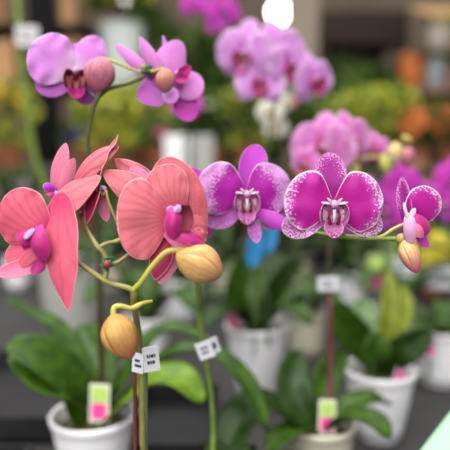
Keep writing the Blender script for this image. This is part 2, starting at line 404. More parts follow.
STD = dict(   # angle from up (clockwise as seen), length, width, tm, claw, forward lean, which
    sepals=[(0, .046, .029, .6, .35, -.12), (128, .044, .030, .5, .35, -.10), (-128, .044, .030, .5, .35, -.10)],
    petals=[(83, .043, .058, .42, .18, .05), (-83, .043, .058, .42, .18, .05)])
def flower(parent, c, yaw=0, pitch=0, roll=0, s=1., pm=G_mat, sm=GS_mat, lm=None, spec=STD, lipkw={}, res=(22, 15), name='flower', pedicel=None, pedmat=st_green, cmat=colm, merge=False, bendp=.06):
    """flower: mesh with column and pedicel; children sepal, petal, lip"""
    M = Matrix.Translation(Vector(c)) @ Matrix.Rotation(R(yaw), 4, 'Z') @ Matrix.Rotation(R(pitch), 4, 'X') @ Matrix.Rotation(R(roll), 4, 'Y')
    M3 = M.to_3x3(); mb = MB(); column_mesh(mb, M, s, cmat)
    if pedicel: tube(mb, [M @ Vector((0, .004*s, 0))] + list(pedicel), (.0022*s, .0014), pedmat, 8, 5)
    fo = mb.build(name, parent, origin=c)
    lm = lm or sm
    for kind, lst in (('sepal', spec['sepals']), ('petal', spec['petals'])):
        for k, (a, L, W, tm, claw, fw) in enumerate(lst):
            mat = (sm if k == 0 else lm) if kind == 'sepal' else pm
            d = Vector((math.sin(R(a)), -fw, math.cos(R(a)))); d.normalize()
            y0 = .0035 if kind == 'sepal' else .0
            n = Vector((0, -1, 0))
            b = MB()
            petal(b, M @ (Vector((d.x*.002, y0, d.z*.002))*s), M @ ((Vector((0, y0, 0))+d*L)*s), W*s, M3 @ n, mat, tm=tm, claw=claw, cup=-.10 if kind == 'petal' else .12,
                  bend=bendp, ruffle=.03 if kind == 'petal' else .012, seed=k*2.1+a, res=res, curl=-.06)
            b.build(kind, fo, thick=.0006, origin=c)
    b = MB(); lip_mesh(b, M, s, **lipkw); b.build('lip', fo, thick=.0005, origin=c)
    return fo

def strap(parent, pts, W, mat=lf1, up=(0, 0, 1), name='leaf', fold=.18, tipf=.35, res=26):
    """thick arching orchid leaf along a curve"""
    C = cr(pts, max(4, res//(len(pts)-1))); n = len(C); up = Vector(up); rows = []; st = []; ph = []; ln = 0
    for i, p in enumerate(C):
        t = i/(n-1); d = (C[min(i+1, n-1)]-C[max(i-1, 0)]).normalized()
        c = d.cross(up)
        if c.length < .05: c = Vector((1, 0, 0))
        c.normalize(); nn = c.cross(d)
        if t < .55: w_ = W/2*(.38+.62*math.sin(PI/2*t/.55))
        else:
            x = (t-.55)/.45; w_ = W/2*max(.004, 1-x**2.2)**.55
        if i: ln += (p-C[i-1]).length
        row = []; r1 = []; r3 = []
        for j in range(9):
            q = -1+j/4
            row.append(p + c*(q*w_) + nn*(fold*W*(abs(q)**1.3)*(w_/(W/2)) - .0*W))
            r1.append((t, .5+q/2)); r3.append((ln*100, q*w_*100))
        rows.append(row); st.append(r1); ph.append(r3)
    mb = MB(); mb.grid(rows, mat, st=st, ph=ph)
    return mb.build(name, parent, thick=.0022)

def pot(parent, c, rr, h, mat, rb=None, rim=.004, name='pot', soil=True, lobes=0):
    c = Vector(c); rb = rb or rr*.72; mb = MB()
    prof = [(0, 0), (rb*.9, 0), (rb, .004), (rb+(rr-rb)*.5, h*.5), (rr-.003, h-.012), (rr, h-.010), (rr+.001, h-.002), (rr-.001, h), (rr-rim, h-.001), (rr-rim-.002, h-.02), (rb+.002, .01), (0, .01)]
    pf = []
    for (a0_, b0_), (a1_, b1_) in zip(prof, prof[1:]):
        for q in range(6): pf.append((a0_+(a1_-a0_)*q/6, b0_+(b1_-b0_)*q/6))
    pf.append(prof[-1])
    lathe(mb, c, pf, mat, 56); o = mb.build(name, parent, origin=c)
    if soil:
        b = MB(); rs = rr-rim-.004; rows = []; z0 = h-.022
        rows.append([c+Vector((0, 0, z0+.012))]*37)
        for i in range(1, 9):
            row = []
            for j in range(37):
                th = 2*PI*j/36; r = rs*i/8; th_ = th if j < 36 else 0
                row.append(c+Vector((r*math.cos(th), r*math.sin(th), z0+.012*(1-(i/8)**2)+(.004*mnoise.noise(Vector((r*math.cos(th_)*120, r*math.sin(th_)*120, c.x*9))) if i < 8 else 0))))
            rows.append(row)
        b.grid(rows, bark); b.build('growing_medium', parent, origin=c)
    return o
def clip(parent, c, wd, ht, yaw=0, roll=0, marks=2, mat=white_card):
    """white paper flag folded round stem and stake, printed with dark marks"""
    c = Vector(c); Rm = (Matrix.Rotation(R(yaw), 3, 'Z') @ Matrix.Rotation(R(roll), 3, 'Y')); mb = MB()
    mb.box(c, (wd, .0012, ht), mat, Rm)
    o = mb.build('stem_label', parent, bevel=.0012 if wd > .02 else 0, smooth=False, origin=c)
    b = MB(); r2 = random.Random(int(abs(c.x)*1e4))
    for r_ in range(marks):
        x = -wd*.25
        zz = ht*(.13-.26*r_/max(1, marks-1))
        while x < wd*.2:
            ww = wd*r2.uniform(.06, .16); b.box(c + Rm @ Vector((x+ww/2, -.0008, zz)), (ww, .0004, ht*.13), ink, Rm); x += ww+wd*.04
    b.build('printed_text', o, smooth=False, origin=c)
    return o
rose_p = plain('rose_print', '#e07a94', .5)
def care_tag(label, c, wd, ht, yaw=0, roll=0, tilt=-8, group=None, frame=tag_frame, top=tag_green, bot=tag_pink, stem_to=None):
    c = Vector(c); Rm = (Matrix.Rotation(R(yaw), 3, 'Z') @ Matrix.Rotation(R(tilt), 3, 'X') @ Matrix.Rotation(R(roll), 3, 'Y'))
    mb = MB(); mb.box(c, (wd, .001, ht), frame, Rm)
    L = ht*.5+.035
    o = mb.build('plant_tag', None, smooth=False, origin=c)
    mb = MB(); mb.box(c + Rm @ Vector((0, .0012, -L/2-ht*.15)), (wd*.2, .001, L), stake_green, Rm); mb.build('prong', o, smooth=False, origin=c)
    b = MB(); b.box(c + Rm @ Vector((0, -.0008, ht*.22)), (wd*.8, .0005, ht*.42), top, Rm)
    b.box(c + Rm @ Vector((0, -.0007, -ht*.21)), (wd*.8, .0005, ht*.40), rose_p, Rm)
    b.build('printed_panel', o, smooth=False, origin=c)
    b = MB()   # flower picture: overlapping petals
    for k in range(7):
        a = k*2*PI/7; cc = Vector((math.cos(a)*wd*.16, -.0009-.0001*k, -ht*.22+math.sin(a)*ht*.11))
        vs = [c + Rm @ (cc+Vector((math.cos(q*PI/4)*wd*.2, 0, math.sin(q*PI/4)*ht*.12))) for q in range(8)]
        b.poly(vs, [tuple(range(8))], bot)
    b.build('flower_picture', o, smooth=False, origin=c)
    return tag(o, label, 'plant tag', group)

# ------------------------------------------------------------ the setting
concrete = plain('concrete_floor', '#6b6762', .8, .2, 3)
bench_m = plain('grey_bench_top', '#353333', .6, .15, 8)
bench_d = plain('dark_bench_frame', '#262526', .6, .2, 8)
wall_m = plain('taupe_wall', '#8c7a6a', .85, .12, 1.5)
def slab(name, c, size, mat, bevel=0):
    mb = MB(); mb.box(c, size, mat); return mb.build(name, None, smooth=False, origin=c, bevel=bevel)
structure(slab('floor', (0, 4.0, -.80), (12, 10.2, .1), concrete))
structure(slab('wall_back', (0, 9.0, 1.0), (12, .2, 3.6), wall_m))
structure(slab('wall_left', (-6.0, 4.0, 1.0), (.2, 10.2, 3.6), wall_m))
structure(slab('wall_right', (6.0, 4.0, 1.0), (.2, 10.2, 3.6), wall_m))
structure(slab('pillar', (.63, 5.1, .95), (.24, .24, 3.4), plain('taupe_pillar', '#a39484', .8, .08, 4)))

def bench(name, label, y0, y1, z, x0=-2.4, x1=2.4, mat=bench_m):
    r = root(name, label, 'table', ((x0+x1)/2, (y0+y1)/2, -.75))
    mb = MB(); mb.box(((x0+x1)/2, (y0+y1)/2, z-.02), (x1-x0, y1-y0, .04), mat); mb.build('table_top', r, smooth=False, bevel=.004)
    mb = MB(); mb.box(((x0+x1)/2, (y0+y1)/2, z-.07), (x1-x0-.1, y1-y0-.1, .06), bench_d); mb.build('apron', r, smooth=False)
    for x in (x0+.1, x1-.1):
        for y in (y0+.1, y1-.1):
            mb = MB(); mb.box((x, y, (z-.1-.75)/2), (.06, .06, z-.1+.75), bench_d); mb.build('leg', r, smooth=False)
    return r
bench('display_table', 'long grey display table carrying the potted orchids', .22, 2.3, 0)
bench('display_bench', 'low grey bench behind the table with two tall white planters', 2.36, 2.98, .12, mat=bench_m)
bench('flower_bench', 'raised dark bench of yellow green bedding plants', 3.02, 3.9, .40, mat=plain('dark_bench_top', '#4a453f', .7, .2, 8))

# black carry trays under the pots
def tray(label, cx, cy, wx, wy, h=.045):
    r = MB(); m = plain('black_tray_plastic', '#1c1b1d', .5, .2, 20)
    r.box((cx, cy, .004), (wx, wy, .006), m)
    for sx in (-1, 1): r.box((cx+sx*(wx/2-.003), cy, h/2+.001), (.006, wy, h), m)
    for sy in (-1, 1): r.box((cx, cy+sy*(wy/2-.003), h/2+.001), (wx-.012, .006, h), m)
    o = r.build('plant_tray', None, smooth=False, origin=(cx, cy, 0)); return tag(o, label, 'tray', 'black carry trays on the table')

# ------------------------------------------------------------ CORAL ORCHID
DC = .485
rc = on_plane(140, DC+.05, 0)
coral = root('potted_orchid', 'coral pink orchid with two apricot buds, nearest plant', 'orchid', rc, 'potted orchids on the front table')
pot(coral, rc, .058, .115, pot_w)
top = rc+Vector((0, 0, .10))
for a, L, wd in ((205, .16, .06), (165, .15, .055), (250, .12, .05), (-70, .13, .055)):
    dx, dy = math.cos(R(a)), math.sin(R(a))
    strap(coral, [top, top+Vector((dx*L*.4, dy*L*.4, .035)), top+Vector((dx*L*.8, dy*L*.8, .02)), top+Vector((dx*L, dy*L, -.02))], wd, lf1)
mb = MB(); tube(mb, [top+Vector((.004, 0, -.03)), P(144, 470, DC+.085), P(142.5, 440, DC+.085), P(142, 400, DC+.083), P(142, 362, DC+.075), P(139, 335, DC+.045), P(134, 305, DC+.012), P(132, 290, DC), P(110, 283, DC), P(92, 272, DC), P(78, 262, DC), P(66, 250, DC+.002), P(50, 243, DC+.018)], (.0032, .0018), st_olive, 12, 7, knots=(.55,))
mb.build('flower_stem', coral)
mb = MB(); tube(mb, [top+Vector((-.004, 0, -.06)), P(135, 480, DC+.085), P(135, 365, DC+.073), P(136, 352, DC+.070)], .0018, stake_red, 8, 4); mb.build('support_stake', coral)
mb = MB(); tube(mb, [top+Vector((.006, .012, -.05)), P(146, 480, DC+.090), P(146, 365, DC+.078), P(146, 350, DC+.075)], .0018, stake_green, 8, 4); mb.build('support_stake', coral)
c1 = clip(coral, P(138, 363, DC+.062), .0120, .0185, yaw=-25, roll=4)
c2 = clip(coral, P(151, 359, DC+.062), .0150, .0235, yaw=18, roll=-4)
mb = MB(); tube(mb, [P(104, 281, DC), P(107, 268, DC), P(104, 254, DC), P(97, 246, DC), P(87, 229, DC+.008), P(81, 214, DC+.018), P(76, 202, DC+.026)], (.0020, .0015), st_olive, 10, 6, knots=(.5,)); mb.build('branch', coral)
mb = MB(); tube(mb, [P(99, 247, DC), P(108, 243, DC+.003), P(117, 241, DC+.006), P(122, 236, DC+.006), P(116, 220, DC+.008), P(109, 203, DC+.008), P(106, 190, DC+.008)], (.0018, .0012), st_olive, 10, 6, knots=(.35,)); mb.build('branch', coral)
mb = MB(); tube(mb, [P(106, 266, DC), P(118, 262, DC), P(130, 254, DC+.004), P(145, 247, DC+.010), P(160, 225, DC+.014), P(168, 212, DC+.012)], (.0018, .0014), st_olive, 10, 6); mb.build('branch', coral)
mb = MB(); tube(mb, [P(132, 291, DC), P(141, 282, DC-.004), P(151, 268, DC-.008), P(164, 254, DC-.012), P(173, 250, DC-.012), P(181, 250, DC-.011)], (.0022, .0024), st_yellow, 12, 6); mb.build('bud_stalk', coral)
mb = MB(); tube(mb, [P(152, 301, DC+.002), P(143, 303, DC-.002), P(132, 308, DC-.006), P(121, 306, DC-.009), P(114, 308, DC-.010), P(114, 319, DC-.010)], (.0012, .0026), st_yellow, 12, 6, knots=(.3,)); mb.build('bud_stalk', coral)
bud(coral, P(176, 253, DC-.013), P(222, 275, DC-.012), .031, bud_apricot, fat=.5, spin=.4)
bud(coral, P(112, 314, DC-.010), P(131, 359, DC-.012), .0285, bud_orange, fat=.42, spin=1.2)
# green twist tie with red-brown node
mb = MB()
for k in range(5):
    a = k*1.25; cc = P(107, 263, DC-.003)
    tube(mb, [cc+Vector((math.cos(a)*.003, math.sin(a)*.003, math.sin(a*2)*.003)), cc+Vector((math.cos(a+.8)*.006, math.sin(a)*.003, math.sin(a+1)*.005)), cc+Vector((math.cos(a+2)*.003, -.003, math.sin(a+2)*.0045))], .0009, tie, 6, 5)
lathe(mb, P(107, 264, DC-.006)-Vector((0, 0, .0035)), [(0, 0), (.003, .001), (.004, .0035), (.003, .006), (0, .007)], knotc, 14)
mb.build('twist_tie', coral)

def pp(fo, a, b, W, n, mat, c, name='petal', **k):
    m = MB(); petal(m, a, b, W, n, mat, **k); return m.build(name, fo, thick=.0007, origin=c)
def fmesh(parent, c, yaw, pitch, s, cmat, name='flower', ped=None, pm=st_olive):
    M = Matrix.Translation(Vector(c)) @ Matrix.Rotation(R(yaw), 4, 'Z') @ Matrix.Rotation(R(pitch), 4, 'X')
    m = MB(); column_mesh(m, M, s, cmat)
    if ped: tube(m, [c]+ped, .0014, pm, 8, 5)
    return m.build(name, parent, origin=c), M

# flower A, left
cA = P(42, 236, DC+.004); fA, MA = fmesh(coral, cA, -35, 0, .9, colC)
pp(fA, P(47, 232, DC+.004), P(3, 199, DC+.004), .050, (-.35, -1, .15), CA_mat, cA, tm=.52, claw=.35, cup=-.15, bend=.08, ruffle=.02, skew=-.06, res=(30, 21))
pp(fA, P(60, 193, DC+.004), P(68, 310, DC-.012), .034, (-.4, -1, .0), CA_mat, cA, oval=True, tm=.42, claw=.05, cup=-.12, bend=.05, ruffle=.02, skew=.0, e2=1.7, round_=.72, res=(30, 21))
pp(fA, P(42, 222, DC+.018), P(101, 177, DC+.004), .037, (-.5, -.8, .7), C_mat, cA, 'sepal', tm=.5, claw=.5, cup=-.3, bend=.10, e2=1.6, round_=.7, res=(26, 17))
pp(fA, P(44, 242, DC+.012), P(6, 262, DC+.012), .025, (-.3, -1, .3), CA_mat, cA, 'sepal', tm=.6, claw=.5, cup=-.1, bend=.05)
pp(fA, P(50, 256, DC+.006), P(-4, 274, DC+.0), .016, (0, -1, .6), CP_mat, cA, 'sepal', tm=.5, claw=.5, cup=.3, bend=-.14)
m = MB()
petal(m, P(38, 232, DC-.002), P(17, 240, DC-.014), .016, (-.2, -.9, .4), lipM, tm=.55, claw=.5, cup=-.9, bend=.25, res=(16, 13))
petal(m, P(38, 226, DC-.006), P(44, 260, DC-.014), .017, (-.3, -1, 0), lipM, tm=.6, claw=.5, cup=-.8, bend=.28, res=(16, 13))
petal(m, P(40, 240, DC+.000), P(24, 250, DC-.012), .012, (-.4, -.8, .2), lipM, tm=.6, claw=.6, cup=.6, res=(12, 9))
petal(m, P(33, 229, DC-.010), P(25, 239, DC-.017), .006, (-.3, -1, .3), colC, tm=.5, claw=.5, cup=-.8, bend=.2, res=(12, 9))
petal(m, P(42, 256, DC-.004), P(33, 274, DC-.010), .012, (-.3, -1, 0), lipM, tm=.5, cup=-.5, res=(12, 9))
m.build('lip', fA, thick=.0006, origin=cA)

# flower A2, behind A
cA2 = P(56, 196, DC+.035); fA2, _ = fmesh(coral, cA2, 20, 0, .8, colC, ped=[P(70, 205, DC+.025), P(80, 212, DC+.004)])
pp(fA2, P(55, 196, DC+.034), P(66, 143, DC+.03), .0165, (-.3, -1, 0), CP_mat, cA2, tm=.52, claw=.5, cup=-.2, bend=.05, e2=1.7, round_=.65)
pp(fA2, P(62, 192, DC+.030), P(74, 158, DC+.028), .011, (.2, -1, 0), CP_mat, cA2, 'sepal', tm=.5, claw=.5, cup=-.2, e2=1.7, round_=.6)
m = MB(); petal(m, P(56, 190, DC+.030), P(43, 186, DC+.022), .009, (-.2, -1, .5), lipV, tm=.5, claw=.6, cup=-.6, bend=.2, res=(12, 9))
petal(m, P(56, 194, DC+.030), P(48, 196, DC+.02), .009, (-.2, -1, .2), lipM, tm=.5, claw=.6, cup=-.6, bend=.2, res=(12, 9)); m.build('lip', fA2, thick=.0006, origin=cA2)

# flower B, edge-on
cB = P(98, 190, DC+.012); fB, _ = fmesh(coral, cB, 70, 0, .6, colC, ped=[P(103, 195, DC+.010), P(106, 190, DC+.009)])
pp(fB, P(96, 192, DC+.012), P(118, 135, DC+.014), .016, (-.93, -.36, -.2), CB_mat, cB, tm=.5, claw=.6, cup=.2, bend=.03, e2=1.5, round_=.8, ruffle=.05)
pp(fB, P(76, 182, DC+.016), P(119, 146, DC+.015), .022, (-.35, -.8, .6), CB_mat, cB, 'sepal', tm=.42, claw=.5, cup=-.35, bend=.14, e2=1.7, round_=.7, res=(26, 17))
pp(fB, P(99, 184, DC+.010), P(86, 224, DC+.006), .0155, (-.75, -.85, 0), CD_mat, cB, tm=.5, claw=.3, cup=.5, bend=-.05, e2=1.6, round_=.8)
pp(fB, P(98, 184, DC+.016), P(80, 220, DC+.016), .014, (-.4, -1, 0), CP_mat, cB, 'sepal', tm=.5, claw=.4, e2=1.6, round_=.7)
pp(fB, P(99, 188, DC+.018), P(107, 222, DC+.018), .012, (.3, -1, 0), CP_mat, cB, 'sepal', tm=.5, claw=.4, e2=1.8, round_=.7)

# flower C, centre
cC = P(168, 212, DC+.006); fC, MC = fmesh(coral, cC, 30, 0, .9, colC)
pp(fC, P(168, 219, DC+.004), P(117, 222, DC-.006), .066, (-.28, -1, .05), C_mat, cC, tm=.50, claw=.22, cup=-.12, bend=.10, ruffle=.014, e2=2.3, round_=.48, skew=.02, res=(34, 25))
pp(fC, P(165, 212, DC+.022), P(102, 171, DC+.010), .027, (-.2, -.9, .55), C_mat, cC, 'sepal', tm=.48, claw=.7, cup=-.35, bend=.14, e2=1.7, round_=.8, res=(28, 17))
pp(fC, P(163, 200, DC+.032), P(115, 159, DC+.024), .022, (-.2, -.9, .55), CB_mat, cC, 'sepal', tm=.5, claw=.7, cup=-.35, bend=.14, e2=1.7, round_=.8, res=(28, 17))
pp(fC, P(164, 198, DC+.026), P(130, 168, DC+.020), .014, (-.2, -.9, .4), CP_mat, cC, 'sepal', tm=.5, claw=.6, cup=-.3, bend=.1)
pp(fC, P(176, 212, DC+.006), P(163, 165, DC+.004), .036, (.15, -1, .05), C_mat, cC, tm=.58, claw=.5, cup=-.12, bend=.10, ruffle=.02, e2=2.2, round_=.5, skew=-.05, res=(30, 21))
pp(fC, P(196, 236, DC+.016), P(163, 158, DC+.014), .043, (.2, -1, .1), CR_mat, cC, tm=.5, claw=.5, cup=-.25, bend=.08, ruffle=.02, e2=2.2, round_=.55, skew=.0, res=(30, 21))
pp(fC, P(192, 210, DC+.014), P(199, 246, DC+.008), .020, (.4, -1, 0), CR_mat, cC, 'sepal', tm=.5, claw=.6, cup=-.4, bend=.1, ruffle=.09, rf=5)
pp(fC, P(166, 238, DC+.010), P(155, 280, DC+.004), .020, (-.2, -1, .1), CD_mat, cC, 'sepal', tm=.45, claw=.5, cup=-.3, bend=.05, e2=1.6, round_=.7)
pp(fC, P(168, 240, DC+.012), P(160, 284, DC+.008), .026, (-.1, -1, .1), CP_mat, cC, 'sepal', tm=.4, claw=.5, cup=-.2, e2=1.5, round_=.75)
m = MB()
petal(m, P(175, 207, DC-.014), P(172, 238, DC-.020), .0135, (.1, -1, .1), lipM, tm=.55, claw=.6, cup=-.8, bend=.24, res=(18, 13))
petal(m, P(185, 205, DC-.016), P(187, 231, DC-.018), .0125, (.2, -1, 0), lipC, tm=.5, claw=.6, cup=.3, bend=-.12, res=(16, 13))
petal(m, P(174, 210, DC-.020), P(181, 207, DC-.022), .006, (.0, -1, .3), colC, tm=.5, claw=.6, cup=-.6, res=(10, 9))
petal(m, P(168, 234, DC-.012), P(204, 244, DC-.014), .013, (.1, -1, .7), lipM, tm=.5, claw=.5, cup=-.3, bend=.18, ruffle=.08, res=(18, 11))
petal(m, P(165, 232, DC-.002), P(190, 246, DC-.007), .012, (.1, -1, .5), CP_mat, tm=.5, claw=.5, cup=-.3, bend=-.1, res=(14, 9))
petal(m, P(192, 238, DC-.004), P(203, 231, DC-.006), .011, (.1, -1, .3), CR_mat, tm=.5, claw=.6, ruffle=.1, cup=-.5, res=(14, 11))
m.build('lip', fC, thick=.0006, origin=cC)

# ------------------------------------------------------------ MAGENTA ORCHID
rm = on_plane(213, .68, 0)
mag = root('potted_orchid', 'magenta orchid with white speckled petals and one hanging blush bud', 'orchid', rm, 'potted orchids on the front table')
pot(mag, rm, .058, .115, pot_w); top = rm+Vector((0, 0, .10))
for a, L, wd in ((15, .16, .06), (-30, .15, .06), (75, .12, .055), (50, .12, .05)):
    dx, dy = math.cos(R(a)), math.sin(R(a))
    strap(mag, [top, top+Vector((dx*L*.4, dy*L*.4, .02)), top+Vector((dx*L*.8, dy*L*.8, .01)), top+Vector((dx*L, dy*L, -.03))], wd, lf2)
DG = .53
mb = MB(); tube(mb, [top+Vector((0, 0, -.03)), P(213, 455, .67), P(213, 420, .67), P(210, 385, .665), P(204, 350, .65), P(200, 320, .635), P(198, 285, .605), P(192, 250, .595), P(196, 230, .59), P(210, 222, .588), P(228, 218, .587), P(250, 219, .582), P(285, 227, .572), P(320, 234, .560), P(350, 237, .546), P(378, 238, .536), P(398, 239, .532)], (.0030, .0022), st_green, 12, 7, knots=(.3, .62)); mb.build('flower_stem', mag)
clip(mag, P(205, 350, .638), .0175, .019, yaw=-10, roll=-22); clip(mag, P(213, 346, .640), .0135, .018, yaw=25, roll=-18, marks=3)
cG = P(333, 206, DG)
specG = dict(sepals=[(-4, .047, .027, .6, .4, -.12), (117, .050, .026, .60, .45, -.03), (-120, .050, .027, .60, .45, -.03)],
             petals=[(80, .0435, .0545, .46, .22, .06), (-78, .0430, .0540, .48, .22, .06)])
flower(mag, cG, yaw=-3, pitch=2, s=1., pm=G_mat, sm=GS_mat, lm=GL_mat, spec=specG, res=(34, 25), pedicel=[P(336, 222, .548), P(345, 236, .547)])
cF = P(246, 196, .575)
specF = dict(sepals=[(14, .052, .028, .58, .4, -.12), (122, .050, .036, .55, .45, -.03), (-118, .050, .038, .55, .45, -.03)],
             petals=[(72, .045, .052, .45, .25, .08), (-74, .049, .053, .52, .25, .08)])
fF = flower(mag, cF, yaw=4, pitch=0, s=.98, pm=F_mat, sm=FD_mat, lm=FS_mat, spec=specF, res=(30, 21), pedicel=[P(248, 208, .588), P(250, 219, .584)])
pp(fF, P(250, 205, .580), P(257, 243, .572), .013, (0, -1, 0), FS_mat, cF, 'sepal', tm=.7, claw=.5, cup=-.3, bend=.05, e2=1.6, round_=.6)
pp(fF, P(258, 212, .570), P(287, 227, .562), .015, (0, -1, 0), FD_mat, cF, 'sepal', tm=.6, claw=.5, cup=-.3)
# flower H, side view at the right end
cH = P(409, 224, .53); fH, MH = fmesh(mag, cH, 60, 0, .8, colm, ped=[P(402, 225, .531), P(393, 229, .532), P(384, 235, .533), P(376, 238, .536)], pm=st_yellow)
pp(fH, P(411, 233, .532), P(402, 177, .532), .014, (-.6, -.75, 0), GS_mat, cH, 'sepal', tm=.58, claw=.5, cup=.35, bend=.05, e2=1.8, round_=.65)
pp(fH, P(409, 223, .532), P(436, 191, .528), .034, (.2, -1, 0), G_mat, cH, tm=.55, claw=.35, cup=-.12, bend=.10, ruffle=.02, e2=2.4, round_=.48, skew=-.06, res=(28, 21))
pp(fH, P(411, 222, .536), P(426, 226, .538), .020, (0, -1, 0), GS_mat, cH, tm=.5, claw=.5)
pp(fH, P(418, 234, .534), P(428, 248, .532), .010, (.3, -1, 0), M_mat, cH, 'sepal', tm=.5, claw=.6, e2=1.5, round_=.7)
m = MB()
petal(m, P(409, 213, .522), P(411, 243, .519), .011, (-.3, -1, 0), colm, tm=.55, claw=.6, cup=-.6, bend=.2, res=(16, 11))
petal(m, P(411, 216, .522), P(428, 234, .520), .018, (.3, -1, .2), lipM, tm=.55, claw=.5, cup=-.6, bend=.2, res=(16, 11))
petal(m, P(416, 219, .521), P(421, 238, .517), .013, (.3, -1, 0), CP_mat, tm=.55, claw=.5, cup=-.7, bend=.2, res=(16, 11))
tube(m, [P(411, 226, .522), P(408, 218, .520), P(405, 209, .519), P(404.5, 203, .519)], (.0016, .0010), lipW, 8, 5)
petal(m, P(410, 218, .519), P(415, 208, .518), .005, (0, -1, 0), lipW, res=(10, 7))
m.build('lip', fH, thick=.0006, origin=cH)
bud(mag, P(404, 238, .527), P(417, 273, .524), .0185, bud_blush, fat=.4, spin=.3)
m = MB(); lathe(m, P(402, 239, .529)-Vector((0, 0, .005)), [(0, 0), (.004, .001), (.0058, .005), (.004, .009), (0, .0105)], stem_mat('tan_node', '#a09050', '#a87c5c'), 18); m.build('stem_node', mag)
# second flower seen edge-on behind the coral one
cJ = P(200, 200, .60); fJ, _ = fmesh(mag, cJ, 40, 0, .8, colm, ped=[P(200, 212, .60), P(204, 224, .592)])
pp(fJ, P(200, 205, .60), P(191, 168, .60), .026, (0, -1, 0), M_mat, cJ, 'sepal', tm=.55, claw=.5)
pp(fJ, P(198, 205, .60), P(190, 182, .602), .03, (.2, -1, 0), F_mat, cJ, tm=.55, claw=.5)
pp(fJ, P(200, 207, .60), P(207, 237, .60), .017, (0, -1, 0), M_mat, cJ, 'sepal', tm=.6, claw=.5)

# ------------------------------------------------------------ LILAC ORCHID (lower left pot, spray upper left)
rl = on_plane(95, .865, 0)
lil = root('potted_orchid', 'lilac orchid with mauve buds, rooted in the white pot at lower left', 'orchid', rl, 'potted orchids on the front table')
pot(lil, rl, .060, .118, pot_w, rb=.040)
top = rl+Vector((0, 0, .10)); tp = lambda dx, dy=0: top+Vector((dx, dy, 0))
strap(lil, [tp(-.008), P(82, 375, .86), P(55, 330, .88), P(28, 314, .88), P(4, 300, .87)], .042, lf1)
strap(lil, [tp(-.012, -.005), P(70, 385, .82), P(40, 358, .80), P(6, 346, .79)], .062, lf1, up=(.2, -.6, 1))
strap(lil, [tp(-.015, -.008), P(68, 398, .80), P(40, 384, .78), P(8, 358, .77)], .040, lf1, up=(0, -.4, 1))
strap(lil, [tp(0, .005), P(100, 375, .87), P(92, 350, .90), P(80, 325, .93)], .055, lf1, up=(.3, -1, .3))
strap(lil, [tp(.010, .005), P(132, 370, .86), P(155, 338, .87), P(180, 331, .87), P(214, 346, .86)], .046, lf1)
strap(lil, [tp(.012), P(135, 385, .83), P(165, 357, .82), P(205, 352, .81), P(243, 380, .79), P(268, 432, .76)], .040, lf1)
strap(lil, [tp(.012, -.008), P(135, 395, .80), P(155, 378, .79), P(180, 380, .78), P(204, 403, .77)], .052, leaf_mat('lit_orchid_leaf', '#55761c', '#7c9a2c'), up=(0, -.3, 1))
strap(lil, [tp(0, .012), P(112, 380, .90), P(128, 355, .93), P(138, 330, .95)], .05, lf2, up=(-.3, -1, .3))
DL = .61
mb = MB(); tube(mb, [top+Vector((.003, 0, -.03)), P(103, 385, .855), P(102, 330, .81), P(100, 270, .75), P(95, 200, .66), P(88, 150, .63), P(90, 125, .62), P(96, 101, DL), P(108, 89, DL), P(128, 83, DL), P(143, 76, DL), P(146, 72, DL)], (.0026, .0020), stem_mat('grey_green_stem', '#56623a', '#5e5c40'), 10, 7, knots=(.9,)); mb.build('flower_stem', lil)
mb = MB(); tube(mb, [top+Vector((-.004, -.002, -.06)), P(100, 385, .850), P(99, 330, .806), P(98, 262, .755)], .0022, stake_red, 8, 4); mb.build('support_stake', lil)
mb = MB(); tube(mb, [P(146, 72, DL), P(137, 71, DL-.004), P(124, 66, DL-.01), P(110, 60, DL-.014), P(104, 60, DL-.014)], (.0013, .0016), st_yellow, 8, 6); mb.build('bud_stalk', lil)
mb = MB(); tube(mb, [P(146, 72, DL), P(154, 71, DL-.005), P(162, 69, DL-.01), P(166, 72, DL-.012)], (.0016, .0016), st_yellow, 8, 6); mb.build('bud_stalk', lil)
bud(lil, P(104, 57, DL-.016), P(97, 92, DL-.02), .031, bud_mauve, fat=.5, spin=2.0)
bud(lil, P(167, 68, DL-.013), P(164, 93, DL-.014), .0195, bud_brown, fat=.5, spin=1)
m = MB()
for k in range(4):
    a = k*1.6; cc = P(144+(k % 2)*5, 71-(k//2)*4, DL-.002)
    lathe(m, cc-Vector((0, 0, .003)), [(0, 0), (.0028, .001), (.0036, .003), (.002, .0055), (0, .006)], [st_dark, tie, st_green, tie][k], 12)
m.build('stem_node', lil)
cD = P(75, 74, DL+.004)
specD = dict(sepals=[(12, .034, .022, .55, .4, -.12), (150, .034, .028, .5, .45, -.05), (-112, .042, .030, .5, .45, -.05)],
             petals=[(36, .047, .030, .58, .4, .0), (-60, .050, .056, .5, .3, .08)])
flower(lil, cD, yaw=18, pitch=0, s=.98, pm=D_mat, sm=D_mat, lm=petal_mat('violet_pink_sepal', '#cc68d0', rim='#cf90da', vein='#a44cb0', trans=.25), spec=specD, res=(26, 19),
       lipkw=dict(mid=lipM, side=lipC, thr=throatY, horns=False), pedicel=[P(80, 84, DL+.012), P(98, 99, DL+.002)], pedmat=st_dark)
